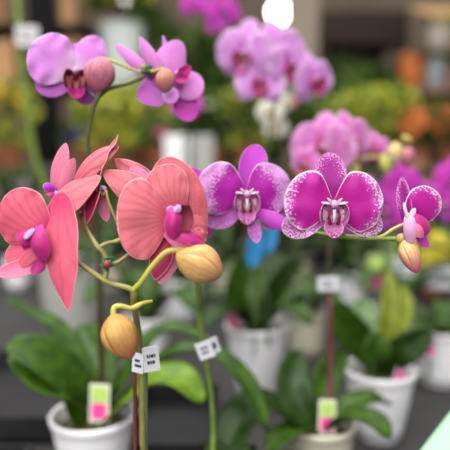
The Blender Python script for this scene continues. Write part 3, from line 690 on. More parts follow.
# flower E, half turned away
cE = P(174, 76, DL+.01); fE, _ = fmesh(lil, cE, 35, 0, .8, colm, ped=[P(165, 82, DL+.012), P(152, 76, DL+.003), P(147, 73, DL)], pm=st_dark)
pp(fE, P(176, 88, DL+.01), P(178, 40, DL+.008), .034, (.45, -1, 0), E_mat, cE, tm=.45, claw=.5, cup=-.2, bend=.08, skew=-.22, res=(26, 19))
pp(fE, P(172, 88, DL+.014), P(204, 84, DL+.012), .030, (.1, -1, .1), E_mat, cE, tm=.55, claw=.5, cup=-.1)
pp(fE, P(168, 84, DL+.006), P(140, 37, DL-.004), .015, (-.5, -1, .2), E_mat, cE, 'sepal', tm=.55, claw=.5, cup=-.35, bend=.12, e2=1.7, round_=.7)
pp(fE, P(172, 80, DL+.008), P(163, 35, DL+.002), .009, (-.6, -1, 0), D_mat, cE, 'sepal', tm=.5, claw=.4, e2=1.5, round_=.7)
pp(fE, P(160, 82, DL+.014), P(115, 44, DL+.008), .014, (-.4, -1, .2), E_mat, cE, 'sepal', tm=.5, claw=.5, cup=-.35, bend=.13, e2=1.7, round_=.7)
pp(fE, P(164, 84, DL+.012), P(143, 45, DL+.012), .016, (-.4, -1, 0), E_mat, cE, tm=.5, claw=.5, cup=-.2)
pp(fE, P(158, 78, DL+.016), P(148, 105, DL+.014), .034, (-.3, -1, 0), petal_mat('deep_lilac_petal', '#cc6ccc', rim='#cf86cf', vein='#a844ac', trans=.25), cE, tm=.6, claw=.7, round_=.4, e2=3)
pp(fE, P(166, 88, DL+.004), P(175, 102, DL+.0), .017, (0, -1, .2), D_mat, cE, 'sepal', tm=.5, claw=.6)
pp(fE, P(180, 88, DL+.02), P(191, 121, DL+.02), .026, (.1, -1, 0), M_mat, cE, 'sepal', tm=.55, claw=.7)
m = MB()
petal(m, P(178, 80, DL+.002), P(190, 66, DL-.002), .012, (0, -1, 0), lipM, tm=.5, claw=.6, cup=.5, res=(12, 9))
petal(m, P(176, 78, DL+.002), P(188, 78, DL-.002), .011, (0, -1, 0), lipM, tm=.5, claw=.6, cup=.5, res=(12, 9))
petal(m, P(156, 70, DL+.006), P(158, 84, DL+.004), .010, (0, -1, 0), lipM, tm=.5, claw=.6, res=(10, 7)); m.build('lip', fE, thick=.0006, origin=cE)
care_tag('lime and pink plant tag in the lower left white pot', P(99.5, 403, .825), .028, .052, yaw=-4, roll=1, group='care tags stuck in the orchid pots')

# ------------------------------------------------------------ orchids behind
LO = (14, 9)
BSTD = STD
def back_flower(parent, px, py, d, s, yaw, pitch=0, roll=0, pm=K_mat, sm=None, lip=lipM, ped=None):
    return flower(parent, P(px, py, d), yaw=yaw, pitch=pitch, roll=roll, s=s, pm=pm, sm=sm or pm, spec=BSTD, res=LO, lipkw=dict(mid=lip, side=lip, horns=False, thr=throatY), pedicel=[ped] if ped is not None else None)
def leaves(parent, top, n, L, W, seed, mats=(lf1, lf2), lift=.35, a0=0):
    r = random.Random(seed)
    for k in range(n):
        a = -PI/2+.75+(2*PI-1.5)*k/(n-1)+r.uniform(-.15, .15); l = L*r.uniform(.75, 1.1); dx, dy = math.cos(a), math.sin(a); h = l*r.uniform(lift*.6, lift*1.3)
        strap(parent, [top+Vector((dx*.008, dy*.008, -.004)), top+Vector((dx*l*.4, dy*l*.4, h*.8)), top+Vector((dx*l*.75, dy*l*.75, h)), top+Vector((dx*l, dy*l, h*.7))], W*r.uniform(.85, 1.1), r.choice(mats), res=14)
def stemline(parent, pts, r, mat, name='flower_stem', k=5): mb = MB(); tube(mb, pts, r, mat, 8, k); mb.build(name, parent)
def orchid(label, px, d, rr, h, pm=pot_w, zt=0, group='potted orchids further back', rb=None):
    c = on_plane(px, d, zt); r = root('potted_orchid', label, 'orchid', c, group); pot(r, c, rr, h, pm, rb=rb); return r, c+Vector((0, 0, h-.015))

# K: pale lilac spray in the pot at (255,350)
rK, tK = orchid('pale lilac orchid spray rising from the tall white pot at centre', 257, 1.19, .063, .152, rb=.036)
leaves(rK, tK, 6, .15, .05, 3, lift=.5)
strap(rK, [tK, P(236, 300, 1.15), P(243, 270, 1.13), P(262, 245, 1.12)], .04, lf1, up=(0, -1, .3), res=14)
strap(rK, [tK, P(270, 300, 1.15), P(285, 275, 1.13), P(305, 258, 1.12)], .035, lf2, up=(0, -1, .3), res=14)
kp = [tK, P(258, 270, 1.1), P(263, 200, 1.05), P(268, 140, .98), P(275, 95, .94), P(265, 60, .93), P(245, 35, .93)]
stemline(rK, kp, (.003, .002), st_green)
stemline(rK, [tK+Vector((.005, 0, -.04)), P(262, 270, 1.105), P(268, 180, 1.04)], .002, stake_green, 'support_stake', 3)
for (x, y, s, yaw, pit, roll) in ((245, 54, 1.15, -25, 10, 10), (275, 54, 1.14, 8, 8, -8), (260, 82, .92, -5, -5, 6), (291, 66, .95, 20, 0, 10), (314, 80, .92, 35, 0, -10)):
    back_flower(rK, x, y, .93, s, yaw, pit, roll, K_mat, ped=P(x*.6+268*.4, y*.6+62*.4, .955))
bud(rK, P(297, 92, .94), P(295, 110, .94), .014, bud_brown)
# L: rose pink spray, maroon stake and clip; pot at lower centre right
rL, tL = orchid('rose pink orchid in the small cream pot with pink tag', 319, .868, .050, .104, pot_c, rb=.038, group='potted orchids on the front table')
DLp = .86
leaves(rL, tL, 5, .12, .045, 11, lift=.3, a0=.4)
strap(rL, [tL, P(300, 405, .86), P(292, 378, .88), P(300, 350, .92)], .05, lf2, up=(0, -1, .4), res=14)
strap(rL, [tL, P(290, 420, .84), P(262, 405, .82), P(238, 425, .80), P(225, 460, .78)], .062, lf2, up=(0, -.2, 1), res=16)
strap(rL, [tL, P(322, 395, .90), P(330, 370, .94), P(345, 350, .98)], .045, lf1, up=(0, -1, .3), res=14)
stemline(rL, [tL+Vector((0, 0, -.02)), P(329, 380, .90), P(328, 300, .90), P(330, 240, .89), P(338, 190, .88), P(345, 165, .88), P(335, 145, .875)], (.003, .002), st_dark)
stemline(rL, [tL+Vector((.006, 0, -.04)), P(331, 380, .895), P(330, 292, .893)], .0034, stake_red, 'support_stake', 3)
clip(rL, P(328, 284, .885), .031, .022, yaw=0, roll=-3, marks=2)
for (x, y, s, yaw, pit, roll) in ((323, 148, 1.12, -12, 5, 5), (348, 140, .92, 22, 0, -8), (306, 164, .62, -40, 0, 20)):
    back_flower(rL, x, y, .86, s, yaw, pit, roll, L_mat, lip=petal_mat('peach_lip', '#cf6a72', rim='#e8aab0', trans=.2), ped=P(x*.7+338*.3, y+14, .875))
# cream and blush buds beside L
def bud_at(r, x0, y0, x1, y1, d, W, m): bud(r, P(x0, y0, d), P(x1, y1, d), W, m)
stemline(rL, [P(345, 165, .88), P(362, 158, .875), P(380, 156, .87), P(398, 146, .87)], (.0016, .0014), st_yellow, 'bud_stalk')
bud_at(rL, 396, 142, 395, 165, .865, .024, bud_cream); bud_at(rL, 408, 146, 407, 168, .868, .022, bud_mauve)
bud_at(rL, 384, 155, 388, 175, .868, .018, stem_bud := bud_mat('green_bud', '#a8a850', '#b8b068', '#9a9a48', .2)); bud_at(rL, 401, 137, 413, 142, .87, .010, stem_bud)
bud_at(rL, 357, 164, 355, 178, .868, .012, stem_bud)
back_flower(rL, 374, 150, .90, .62, 10, 0, 0, L_mat, ped=P(372, 158, .88))
care_tag('lime and pink plant tag in the small cream pot', P(327, 417, .838), .024, .048, yaw=2, roll=2, group='care tags stuck in the orchid pots')

# M: bright magenta sprays, white pot at the right
rM, tM = orchid('bright magenta orchid in the white pot at right, long upright leaves', 378, 1.03, .060, .122, rb=.038)
strap(rM, [tM, P(362, 345, 1.0), P(345, 325, .98), P(334, 300, .97)], .055, lf1, up=(0, -1, .3), res=16)
strap(rM, [tM, P(368, 345, 1.02), P(364, 320, 1.03), P(362, 298, 1.05)], .060, lf3, up=(0, -1, .25), res=16)
strap(rM, [tM, P(385, 345, 1.0), P(390, 310, 1.0), P(388, 270, 1.02)], .034, lf4, up=(0, -1, .2), res=16)
strap(rM, [tM, P(398, 355, .98), P(412, 345, .97), P(432, 330, .96)], .05, lf2, up=(0, -1, .5), res=16)
strap(rM, [tM, P(375, 362, .96), P(378, 345, .95), P(384, 335, .95)], .045, lf1, up=(0, -1, .5), res=16)
strap(rM, [tM, P(398, 330, 1.05), P(405, 305, 1.1), P(402, 285, 1.12)], .03, lf4, up=(0, -1, .2), res=16)
stemline(rM, [tM, P(386, 320, 1.06), P(392, 260, 1.08), P(396, 215, 1.10), P(402, 190, 1.10), P(425, 180, 1.12), P(450, 185, 1.12)], (.003, .002), st_green)
stemline(rM, [tM+Vector((-.006, .004, -.04)), P(384, 320, 1.07), P(390, 250, 1.09)], .002, stake_green, 'support_stake', 3)
for (x, y, s, yaw, pit, roll) in ((385, 212, 1.08, -10, 0, 8), (362, 222, .8, 10, 0, -8), (416, 200, 1.06, 5, 0, 0), (442, 205, 1.0, 15, 0, 10), (402, 182, .8, 0, 0, 0), (455, 178, .9, -10, 0, 0), (366, 196, .8, -20, 0, 0)):
    back_flower(rM, x, y, 1.09, s, yaw, pit, roll, M_mat, lip=lipV, ped=P(x*.6+405*.4, y*.4+200*.6, 1.105))
tagp = care_tag('faded pink plant tag tucked in the right white pot', P(399, 378, .985), .018, .03, yaw=10, roll=20, group='care tags stuck in the orchid pots', top=tag_pink, frame=white_card)

# pot at far right edge
rR, tR = orchid('young orchid in the white pot at the right edge', 440, 1.27, .060, .12, rb=.042)
leaves(rR, tR, 6, .13, .045, 21, lift=.4)
care_tag('pink and white plant tag in the right edge pot', P(429, 345, 1.2), .030, .05, yaw=-5, group='care tags stuck in the orchid pots', frame=white_card, top=plain('pale_pink_print', '#d89aa0', .5))
# small cream pot, back centre
rS, tS = orchid('small leafy orchid in the cream pot behind the maroon stake', 306, 1.45, .050, .11, pot_c, rb=.040)
leaves(rS, tS, 6, .14, .045, 31, lift=.6)
# large grey pot behind the left coral flower
rB, tB = orchid('big grey-white pot behind the left coral flower, tall labelled stem', 74, 1.60, .098, .235, pot_g, rb=.068)
leaves(rB, tB, 5, .16, .06, 41, lift=.2)
stemline(rB, [tB, P(52, 200, 1.56), P(36, 160, 1.54), P(24, 80, 1.5), P(17, 0, 1.48), P(12, -40, 1.48)], (.009, .006), st_green)
clip(rB, P(27, 36, 1.47), .056, .050, yaw=0, roll=3, marks=2, mat=plain('grey_card', '#c4c0c0', .5, .02))
# white orchid
rW, tW = orchid('white flowered orchid below the lilac spray', 268, 1.70, .06, .12)
leaves(rW, tW, 6, .18, .06, 51, lift=.4)
stemline(rW, [tW, P(292, 260, 1.58), P(288, 190, 1.45), P(275, 140, 1.35), P(272, 110, 1.3)], (.003, .002), st_dark)
for (x, y, s, yaw) in ((270, 112, .75, -25), (276, 128, .7, 20), (284, 103, .55, 30)):
    back_flower(rW, x, y, 1.28, s, yaw, 0, 0, W_mat, lip=W_mat, ped=P(275, 120, 1.33))
# purple sprays at the top centre
rP, tP = orchid('purple orchid on a tall stem reaching the top of the picture', 182, 1.75, .06, .12)
leaves(rP, tP, 6, .17, .055, 61, lift=.6)
stemline(rP, [tP, P(182, 240, 1.7), P(184, 150, 1.55), P(188, 100, 1.45), P(196, 40, 1.38), P(212, 5, 1.35), P(225, -12, 1.35)], (.0035, .002), st_dark)
for (x, y, s, yaw) in ((223, 12, .95, 20), (193, 4, .75, -25), (186, 104, .85, 0), (215, 26, .5, -10)):
    back_flower(rP, x, y, 1.35, s, yaw, 0, 0, M_mat, lip=lipV, ped=P(x*.6+198*.4, y+10, 1.385))

# more orchids filling the rows
fill = [  # px, depth, label, leaf seed, n leaves
    (148, 1.40, 'leafy orchid without flowers behind the apricot bud', 71, 6),
    (226, 2.02, 'leafy orchid in a white pot in the last row beside the blue tags', 72, 7),
    (350, 1.90, 'leafy orchid in the back row behind the white stem label', 73, 7),
    (394, 1.50, 'leafy orchid behind the bright magenta one', 74, 7),
    (478, 1.70, 'leafy orchid beyond the right edge pot', 75, 7),
    (112, 2.12, 'leafy orchid in the last row behind the coral spray', 76, 6),
    (18, 2.15, 'leafy orchid in the last row beside the big grey pot', 77, 6),
    (296, 2.18, 'leafy orchid in the last row under the speckled flowers', 78, 7),
    ]
for px, d, lab, sd, n in fill:
    rF, tF = orchid(lab, px, d, .055, .11, pot_w if sd % 2 else pot_c)
    leaves(rF, tF, n, .19, .055, sd, lift=.75)
    stemline(rF, [tF, tF+Vector((.01, 0, .15)), tF+Vector((.03, -.02, .27)), tF+Vector((.07, -.03, .31))], (.0025, .0015), st_green)
# labels on sticks among the rows
def stick_label(lab, x, y, d, wd, ht, zt=0, mat=white_card):
    mb = MB(); c = P(x, y, d); mb.box(c, (wd, .002, ht), mat)
    foot = Vector((c.x, c.y+.003, .09)); tube(mb, [foot, Vector((c.x, c.y+.003, c.z))], .0025, stake_green, 6, 1)
    o = mb.build('label_stake', None, smooth=False, origin=(c.x, c.y, .09))
    b = MB()
    for r_ in range(2): b.box(c+Vector((0, -.0015, ht*(.15-.3*r_))), (wd*.6, .0006, ht*.06), ink)
    b.build('printed_text', o, smooth=False, origin=c)
    return tag(o, lab, 'label', 'white labels on sticks among the pots')
stick_label('white label on a stick behind the hanging blush bud', 402, 266, 1.52, .060, .052)
stick_label('white label on a stick at the right edge', 440, 277, 1.60, .075, .062)
care_tag('tall pale green and pink tag behind the speckled flower', P(376, 272, 1.40), .040, .085, group='care tags stuck in the orchid pots', frame=plain('pale_green_card', '#9aa878', .5))
care_tag('pink tag at the rim of the tall white centre pot', P(233, 322, 1.14), .022, .03, yaw=10, roll=-15, group='care tags stuck in the orchid pots', frame=plain('rose_card', '#cf7a90', .5), top=plain('rose_card', '#cf7a90', .5))
# blue tags
for k, (x, y, d, wd, ht, rl_) in enumerate(((254, 250, 1.0, .026, .058, 6), (269, 240, 1.03, .026, .05, 14))):
    Rm = Matrix.Rotation(R(rl_), 3, 'Y'); c = P(x, y, d); mb = MB(); bl = plain('blue_card', '#2f7fb4', .45, .1, 60)
    petal(mb, c+Rm @ Vector((0, 0, ht/2)), c-Rm @ Vector((0, 0, ht/2)), wd, (0, -1, .1), bl, tm=.5, claw=.7, e2=3, round_=.5, cup=.3)
    tube(mb, [c-Rm @ Vector((0, -.002, ht/2-.004)), Vector((c.x+.004, c.y+.05, .15)), Vector((c.x+.004, c.y+.08, .11))], .0015, stake_green, 6, 4)
    o = mb.build('blue_tag', None, thick=.001, origin=c)
    tag(o, ['blue tag below the lilac magenta flower, the lower one', 'smaller blue tag, right of and above its twin'][k], 'plant tag', 'blue tags')

tray('black carry tray at the left end of the table', -.44, .66, .30, .40)
tray('black carry tray behind the lower left pot', -.40, 1.12, .30, .34)
tray('black carry tray beside the tall centre pot', -.085, .98, .15, .24)
# pale mint sign card at the bottom right corner
mb = MB(); mint = plain('mint_card', '#98cfa2', .5, .02)
c0 = P(417, 456, .70); c1_ = P(452, 411, .74); c2_ = P(500, 440, .70); c3_ = P(470, 500, .66)
nn = (c1_-c0).cross(c2_-c0).normalized()*.0015
c3_ = c0+(c2_-c1_)
mb.poly([c0, c1_, c2_, c3_, c0-nn, c1_-nn, c2_-nn, c3_-nn], [(0, 1, 2, 3), (7, 6, 5, 4), (0, 4, 5, 1), (1, 5, 6, 2), (2, 6, 7, 3), (3, 7, 4, 0)], mint)
sg = mb.build('sign_card', None, smooth=False, origin=c0)
pc = (c0+c2_)/2; mb = MB(); tube(mb, [Vector((pc.x, pc.y, .012)), pc-nn*2], .006, bench_d, 8, 1); lathe(mb, (pc.x, pc.y, .001), [(0, 0), (.04, 0), (.04, .006), (.01, .012), (0, .012)], bench_d, 20)
mb.build('stand', sg, origin=pc)
tag(sg, 'pale mint sign card in the bottom right corner', 'sign')

# ------------------------------------------------------------ back benches: planters and bedding plants
for k, (x, wd, mt) in enumerate(((178, .098, pot_w), (204, .088, pot_g))):
    c = on_plane(x, 2.5, .12); mb = MB(); h = .43
    for i in range(1):
        a, b = wd*.42, wd*.5
        vs = [(sx*a, sy*a, 0) for sx, sy in ((-1, -1), (1, -1), (1, 1), (-1, 1))]+[(sx*b, sy*b, h) for sx, sy in ((-1, -1), (1, -1), (1, 1), (-1, 1))]+[(sx*(b-.008), sy*(b-.008), h) for sx, sy in ((-1, -1), (1, -1), (1, 1), (-1, 1))]+[(sx*(b-.01), sy*(b-.01), h-.03) for sx, sy in ((-1, -1), (1, -1), (1, 1), (-1, 1))]
        fs = [(3, 2, 1, 0)]
        for lo, hi in ((0, 4), (4, 8), (8, 12)):
            for j in range(4): fs.append((lo+j, lo+(j+1) % 4, hi+(j+1) % 4, hi+j))
        fs.append((12, 13, 14, 15))
        mb.poly([c+Vector(v) for v in vs], fs, mt)
    o = mb.build('tall_planter', None, smooth=False, bevel=.004, origin=c)
    tag(o, ['tall square white planter, left of the pair behind the coral flower', 'tall square greyish planter, right of the pair behind the coral flower'][k], 'planter', 'tall planters')

def cluster(mb, c, rad, n, size, mats, seed, flat=1., up=.4):
    """many small pointed leaves on a rounded clump"""
    r = random.Random(seed)
    for k in range(n):
        a = r.uniform(0, 2*PI); z = r.uniform(-.35, 1); q = math.sqrt(max(0, 1-z*z)); rr_ = r.uniform(.55, 1)
        d = Vector((q*math.cos(a), q*math.sin(a), z*flat)); p = c+d*rad*rr_
        s = size*r.uniform(.7, 1.3); t = (d+Vector((r.uniform(-.6, .6), r.uniform(-.6, .6), up))).normalized(); sd = t.orthogonal().normalized(); sd = Quaternion(t, r.uniform(0, 6)) @ sd; nn_ = t.cross(sd)
        m = r.choice(mats)
        mb.poly([p, p+t*s*.45+sd*s*.28+nn_*s*.1, p+t*s, p+t*s*.45-sd*s*.28+nn_*s*.1], [(0, 1, 2), (0, 2, 3)], m)
fol_y = leaf_mat('yellow_green_foliage', '#c8cc3c', '#e4e062', .8); fol_g = leaf_mat('mid_green_foliage', '#4c6a26', '#6a8638', .6); fol_d = leaf_mat('deep_green_foliage', '#263a18', '#3c5426', .6)
terr = plain('terracotta_pot_clay', '#9a5c3c', .8, .1)
def bedding(name, label, px, d, zt, rad, h, fmats, bcol, nb, bs, seed, group, pm=terr, cat='plant'):
    c = on_plane(px, d, zt); r = root(name, label, cat, c, group)
    pot(r, c, rad*.55, .12, pm, soil=False)
    mb = MB(); cc = c+Vector((0, 0, h-rad*.9))
    tube(mb, [c+Vector((0, 0, .02)), cc], .008, fol_d, 6, 1)
    cluster(mb, cc, rad, 420, rad*.38, fmats, seed); cluster(mb, c+Vector((0, 0, .13)), rad*.7, 120, rad*.38, fmats, seed+1)
    mb.build('foliage', r)
    if nb:
        rr_ = random.Random(seed+5); bm = plain('blossom_'+bcol.strip('#'), bcol, .7, .1); b0 = None
        for k in range(nb):
            a = rr_.uniform(PI, 2*PI); z = rr_.uniform(-.1, .95); q = math.sqrt(1-z*z); dd = Vector((q*math.cos(a), q*math.sin(a), z))
            if b0 is None:
                m = MB()
                for ring in range(2):
                    for j in range(9):
                        th = j*2*PI/9+ring*.35; e = Vector((math.cos(th), math.sin(th), .25+.5*ring)); sd = Vector((-math.sin(th), math.cos(th), 0)); L = bs*(1-.35*ring)
                        m.poly([Vector((0, 0, .002*ring)), e*L*.6+sd*L*.25, e*L, e*L*.6-sd*L*.25], [(0, 1, 2, 3)], bm)
                lathe(m, (0, 0, 0), [(0, -.004), (bs*.22, 0), (bs*.2, bs*.2), (0, bs*.28)], plain('blossom_eye', '#b08a20', .8), 10)
                b0 = m.build('blossom', r); o = b0
            else:
                o = b0.copy(); COL.objects.link(o); o.parent = r
            o.location = cc+dd*rad*.98-c; o.rotation_euler = dd.to_track_quat('Z', 'Y').to_euler()
    return r
g1 = 'bedding plants on the raised bench'
B = [  # px, depth, rad, h, foliage, blossom, n, size, seed, label
    (10, 3.2, .14, .42, (fol_y, fol_g), '#e0b040', 9, .035, 1, 'bushy plant with amber blossoms left of the dark post'),
    (82, 3.3, .11, .26, (fol_g, fol_d), '#6a5ab0', 10, .03, 2, 'low plant with violet blossoms beside the dark post'),
    (108, 3.2, .15, .40, (fol_y, fol_y, fol_g), '#c2c458', 9, .035, 3, 'yellow green bushy plant under the mauve bud'),
    (140, 3.35, .15, .46, (fol_y, fol_g), '#b8bc60', 7, .035, 4, 'yellow green bushy plant between the lilac spray and coral sepals'),
    (160, 3.2, .10, .24, (fol_g, fol_g), '#c06080', 6, .03, 5, 'green plant with dusty rose blossoms below the lilac spray'),
    (212, 3.3, .16, .42, (fol_g, fol_d), '#a8ac88', 8, .028, 6, 'dark green plant with pale buds left of the white orchid'),
    (248, 3.2, .15, .42, (fol_g, fol_d, fol_y), '#a8ac88', 6, .028, 7, 'green plant right behind the white orchid'),
    (304, 3.3, .16, .36, (fol_d, fol_g), '#6a7a40', 0, .03, 8, 'dark green plant above the rose pink orchid'),
    (352, 3.2, .15, .38, (fol_y, fol_g), '#a8ac50', 7, .035, 9, 'olive yellow plant above the rose pink spray'),
    (388, 3.2, .18, .44, (fol_y, fol_y, fol_g), '#b0b03c', 7, .035, 10, 'bright yellow green plant above the cream buds'),
    (418, 3.25, .12, .30, (fol_g, fol_d), '#d2763c', 26, .045, 11, 'plant crowded with orange blossoms, the left one'),
    (447, 3.2, .13, .33, (fol_g, fol_d), '#c8703c', 26, .045, 12, 'plant crowded with orange blossoms at the right edge')]
for px, d, rad, h, fm, bc, nb, bs, sd, lab in B:
    bedding('bedding_plant', lab, px, 3.18 if sd % 2 else 3.68, .40, rad, h, fm, bc, nb, bs, sd, g1)
# yellow and terracotta plants on the low bench
for px, d, rad, h, bc, sd, lab in ((412, 2.75, .10, .30, '#b07868', 21, 'dusty terracotta flowered plant on the low bench'),
                                   (20, 2.6, .11, .26, '#8a7a8c', 22, 'greyish violet plant on the low bench at left'), (90, 2.6, .12, .28, '#6f8a70', 23, 'grey green plant on the low bench at left'),
                                   (247, 2.72, .10, .30, '#5f7a40', 24, 'green plant on the low bench right of the tall planters'), (298, 2.55, .11, .3, '#5a3c30', 25, 'dark leaved plant on the low bench at centre'), (352, 2.72, .10, .26, '#80904c', 26, 'green plant on the low bench behind the speckled flower')):
    bedding('bedding_plant', lab, px, d, .12, rad, h, (fol_g, fol_d) if bc != '#c8bc3c' else (fol_y, fol_g), bc, 14 if sd in (20, 21) else 5, .04, sd, 'bedding plants on the low bench')

bedding('bedding_plant', 'yellow flowered plant on the table right behind the blush bud', 433, 2.0, 0, .095, .215, (fol_y, fol_g), '#e0d048', 30, .04, 20, None)
# dark metal rack at the left, with goods
rk = root('storage_rack', 'dark metal rack with posts and shelves at upper left', 'rack', (-1.15, 4.1, -.75))
rm_ = plain('dark_rack_metal', '#0e0d10', .6, .15, 6, spec=.15); rg_ = plain('grey_rack_metal', '#77787e', .5, .1, 6)
def xat(px, y): return (px-225)/FPX*(y*math.cos(PITCH)+.1)
Y4 = 4.05
for px, wd, m_ in ((54, .17, rm_), (22, .08, rg_), (-60, .14, rm_), (158, .03, rm_)):
    hh = 3.2 if px < 100 else 1.64
    mb = MB(); mb.box((xat(px, Y4), Y4+(.50 if px == 22 else -.06), -.75+hh/2), (wd, .10, hh), m_); mb.build('post', rk, smooth=False)
for z, pr in ((.35, 160), (.895, 160), (1.3, 94)):
    xa, xb = xat(-62, Y4), xat(pr, Y4); mb = MB(); mb.box(((xa+xb)/2, Y4+.22, z), (xb-xa, .42, .03), rm_); mb.build('shelf_board', rk, smooth=False)
box_t = plain('tan_cardboard', '#d0a070', .8, .08, 6); box_b = plain('brown_cardboard', '#b8926c', .8, .08, 6)
def carton(label, px, y, z, sx, sy, sz, m_):
    c = Vector((xat(px, y), y, z)); mb = MB(); mb.box(c+Vector((0, 0, sz/2)), (sx, sy, sz), m_); o = mb.build('cardboard_box', None, smooth=False, bevel=.006, origin=c)
    t_ = MB(); t_.box(c+Vector((0, -sy/2-.001, sz/2)), (.05, .002, sz), box_b if m_ is box_t else box_t); t_.box(c+Vector((0, 0, sz+.001)), (.05, sy, .002), box_b if m_ is box_t else box_t); t_.build('packing_tape', o, smooth=False, origin=c)
    tag(o, label, 'box', 'cardboard boxes on the rack')
carton('tan cardboard box on the top rack shelf, left of the dark post', -14, 4.2, 1.316, .36, .3, .30, box_t)
carton('tan cardboard box on the middle rack shelf, left of the dark post', 2, 4.2, .912, .40, .3, .30, box_t)
carton('brown cardboard box on the top rack shelf, right of the dark post', 78, 4.3, 1.316, .15, .3, .34, box_b)
carton('brown cardboard box on the middle rack shelf, right of the dark post', 81, 4.3, .912, .17, .3, .34, box_b)
# white pot with green plant above the lilac spray (on the rack's middle shelf)
cW = Vector((xat(126, 4.28), 4.28, .912)); rr0 = root('potted_plant', 'green plant in a big white pot behind the lilac spray', 'plant', cW)
pot(rr0, cW, .155, .44, plain('bright_white_pot', '#dfe6e2', .5, .02), rb=.12, soil=False)
mb = MB(); cluster(mb, cW+Vector((0, 0, .60)), .19, 500, .10, (fol_y, fol_g, fol_d), 91); tube(mb, [cW+Vector((0, 0, .02)), cW+Vector((0, 0, .4))], .012, fol_d, 6, 1); mb.build('foliage', rr0)

# tall shrubs on the floor beyond the benches
def shrub(label, px, y, z0, z1, rad, seed, mats):
    c = Vector((xat(px, y), y, -.75)); r = root('tall_shrub', label, 'shrub', c, 'shrubs beyond the benches')
    pot(r, c, .19, .34, pot_g if seed % 2 else terr, soil=False)
    mb = MB(); tube(mb, [c+Vector((0, 0, .02)), c+Vector((.02, 0, z0+.75+.3))], .018, knotc, 8, 1); mb.build('trunk', r)
    mb = MB(); n = 4
    for k in range(n):
        zc = z0+(z1-z0)*(k+.5)/n; rr_ = random.Random(seed*10+k)
        cluster(mb, Vector((c.x+rr_.uniform(-.1, .1), c.y+rr_.uniform(-.1, .1), zc)), rad, 380, .12, mats, seed*7+k)
    mb.build('foliage', r)
shrub('dark green shrub behind the purple spray', 205, 4.5, .3, 1.2, .24, 1, (fol_d, fol_g))
shrub('green shrub behind the pale lilac spray', 246, 5.7, .3, 1.3, .28, 2, (fol_d, fol_g, fol_g))
shrub('dark shrub right of the pillar', 345, 5.9, .3, 1.15, .30, 3, (fol_d, fol_d, fol_g))
shrub('green shrub in front of the display shelves', 376, 4.4, .3, .86, .24, 4, (fol_g, fol_d))
shrub('green shrub at the top right corner', 452, 7.6, .8, 2.0, .38, 5, (fol_g, fol_y))
shrub('green shrub above the white pot', 152, 6.4, .4, 1.7, .36, 6, (fol_d, fol_g))

# dark wooden kiosk behind
kio = root('market_stall', 'dark brown wooden stall with a deep roof at upper right', 'stall', (xat(352, 7.2), 7.2, -.75))
dk = plain('dark_brown_wood', '#33221a', .7, .2, 4); dk2 = plain('grey_brown_wood', '#4c463e', .7, .2, 4)
X0, X1 = xat(312, 7.2), xat(388, 7.2)
mb = MB(); mb.box(((X0+X1)/2, 7.2, 1.83), (X1-X0, .9, .34), dk); mb.build('roof', kio, smooth=False)
mb = MB(); mb.box(((X0+X1)/2, 7.6, .45), (X1-X0-.05, .06, 2.4), dk2); mb.build('back_panel', kio, smooth=False)
mb = MB(); mb.box(((X0+X1)/2, 7.0, -.25), (X1-X0-.05, .4, 1.0), dk); mb.build('counter', kio, smooth=False)
for x in (X0+.04, X1-.04):
    mb = MB(); mb.box((x, 6.8, .455), (.07, .07, 2.41), dk); mb.build('post', kio, smooth=False)

# display shelves at the right with coloured pots
ds = root('display_shelf', 'stepped display shelves with coloured pots at upper right', 'shelf', (xat(430, 5.0), 5.0, -.75))
XL, XR = xat(398, 5.0), xat(500, 5.0)
def zat(py, y): return CAM.z + y*math.tan(math.atan((225-py)/FPX)-PITCH)
sh = [(105, '#8e8c8c', .05), (86, '#a8807a', .04), (48, '#7a6c5c', .03)]
for py, cc_, th in sh:
    mb = MB(); mb.box(((XL+XR)/2, 5.0, zat(py, 4.8)-th/2), (XR-XL, .42, th), plain('shelf_'+cc_.strip('#'), cc_, .6)); mb.build('shelf_board', ds, smooth=False)
for x in (XL+.015, XR-.015):
    mb = MB(); mb.box((x, 5.22, .2), (.03, .03, 1.9), rm_); mb.build('upright', ds, smooth=False)
mb = MB(); mb.box(((XL+XR)/2, 5.0, (zat(105, 4.8)-.05-.75)/2-.005), (XR-XL-.04, .34, zat(105, 4.8)-.05+.75), plain('navy_panel', '#252a38', .6)); mb.build('plinth', ds, smooth=False)
def vase(label, px, py_shelf, r_, h, colr, lip_=.0):
    z = zat(py_shelf, 4.8)+.001; c = Vector((xat(px, 4.95), 4.95, z)); mb = MB()
    lathe(mb, c, [(0, 0), (r_*.7, 0), (r_*.85, h*.2), (r_, h*.6), (r_*.95, h*.92), (r_*1.03, h), (r_*.9, h), (r_*.8, h*.9), (0, h*.8)], plain('glaze_'+colr.strip('#'), colr, .35, .05), 28)
    o = mb.build('glazed_pot', None, origin=c); tag(o, label, 'pot', 'glazed pots on the display shelves')
vase('orange glazed pot on the display shelf', 405, 86, .095, .26, '#e07c3c')
vase('pale blue-grey glazed pot on the display shelf', 428, 86, .075, .24, '#b4c0c4')
vase('rosy glazed pot on the display shelf', 449, 86, .075, .16, '#c08884')
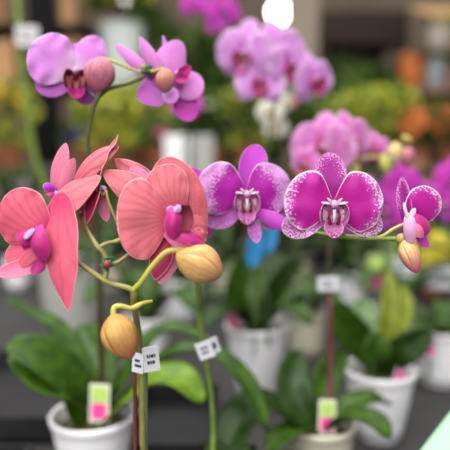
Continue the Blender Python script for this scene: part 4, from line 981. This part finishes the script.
vase('off-white glazed pot on the top display shelf', 431, 48, .10, .19, '#c0b4ac')
vase('dull red glazed pot on the top display shelf', 455, 48, .085, .12, '#a85a58')
# tan awning
aw = root('awning', 'tan fabric awning on poles at the top right', 'awning', (xat(418, 6.6), 6.6, -.75))
ax0, ax1 = xat(394, 6.6), xat(446, 6.6); mb = MB(); cl = plain('tan_canvas', '#c29a6c', .8, .06, 5)
mb.grid([[Vector((ax0+(ax1-ax0)*j/12, 5.7+.8*i/4, zat(32, 6.5)+.26*i/4-.03*math.sin(j*PI/2)**2*(1 if i == 0 else 0))) for j in range(13)] for i in range(5)], cl)
mb.build('canvas', aw, thick=.02)
for x in (ax0+.02, ax1-.02):
    for y, zt_ in ((5.74, zat(32, 6.5)), (6.46, zat(32, 6.5)+.24)):
        mb = MB(); tube(mb, [Vector((x, y, -.75)), Vector((x, y, zt_))], .018, rm_, 8, 1); mb.build('pole', aw)

# ceiling lamps (bright round discs)
def hall_lamp(label, px, py, y, r_):
    z = zat(py, y)+r_*.6; c = Vector((xat(px, y)*(1+.0), y, z)); r = root('hall_lamp', label, 'lamp', c, 'round hanging lamps')
    mb = MB(); lathe(mb, c, [(0, r_*.9), (r_*.35, r_*.85), (r_*.5, r_*.5), (r_*.9, r_*.15), (r_, 0), (r_*.93, .0), (r_*.8, r_*.15), (0, r_*.4)], rg_, 28); mb.build('lamp_shade', r)
    mb = MB(); lathe(mb, c-Vector((0, 0, r_*.6)), [(r_*.95*math.sin(PI*k/10), -r_*.95*math.cos(PI*k/10)) for k in range(11)], plain('lamp_glow', '#fffaf0', .5, 0, emit=14), 28); mb.build('bulb', r)
    mb = MB(); tube(mb, [c+Vector((0, 0, r_*.8)), Vector((c.x, c.y, 3.6))], .012, rm_, 6, 1); mb.build('cord', r)
hall_lamp('bright round lamp hanging above the pale lilac spray', 277, 12, 6.0, .10)
hall_lamp('smaller bright lamp at the top above the white pot', 133, 1, 5.6, .06)
structure(slab('ceiling_beam', (0, 6.1, 3.65), (11.8, .2, .12), rm_))
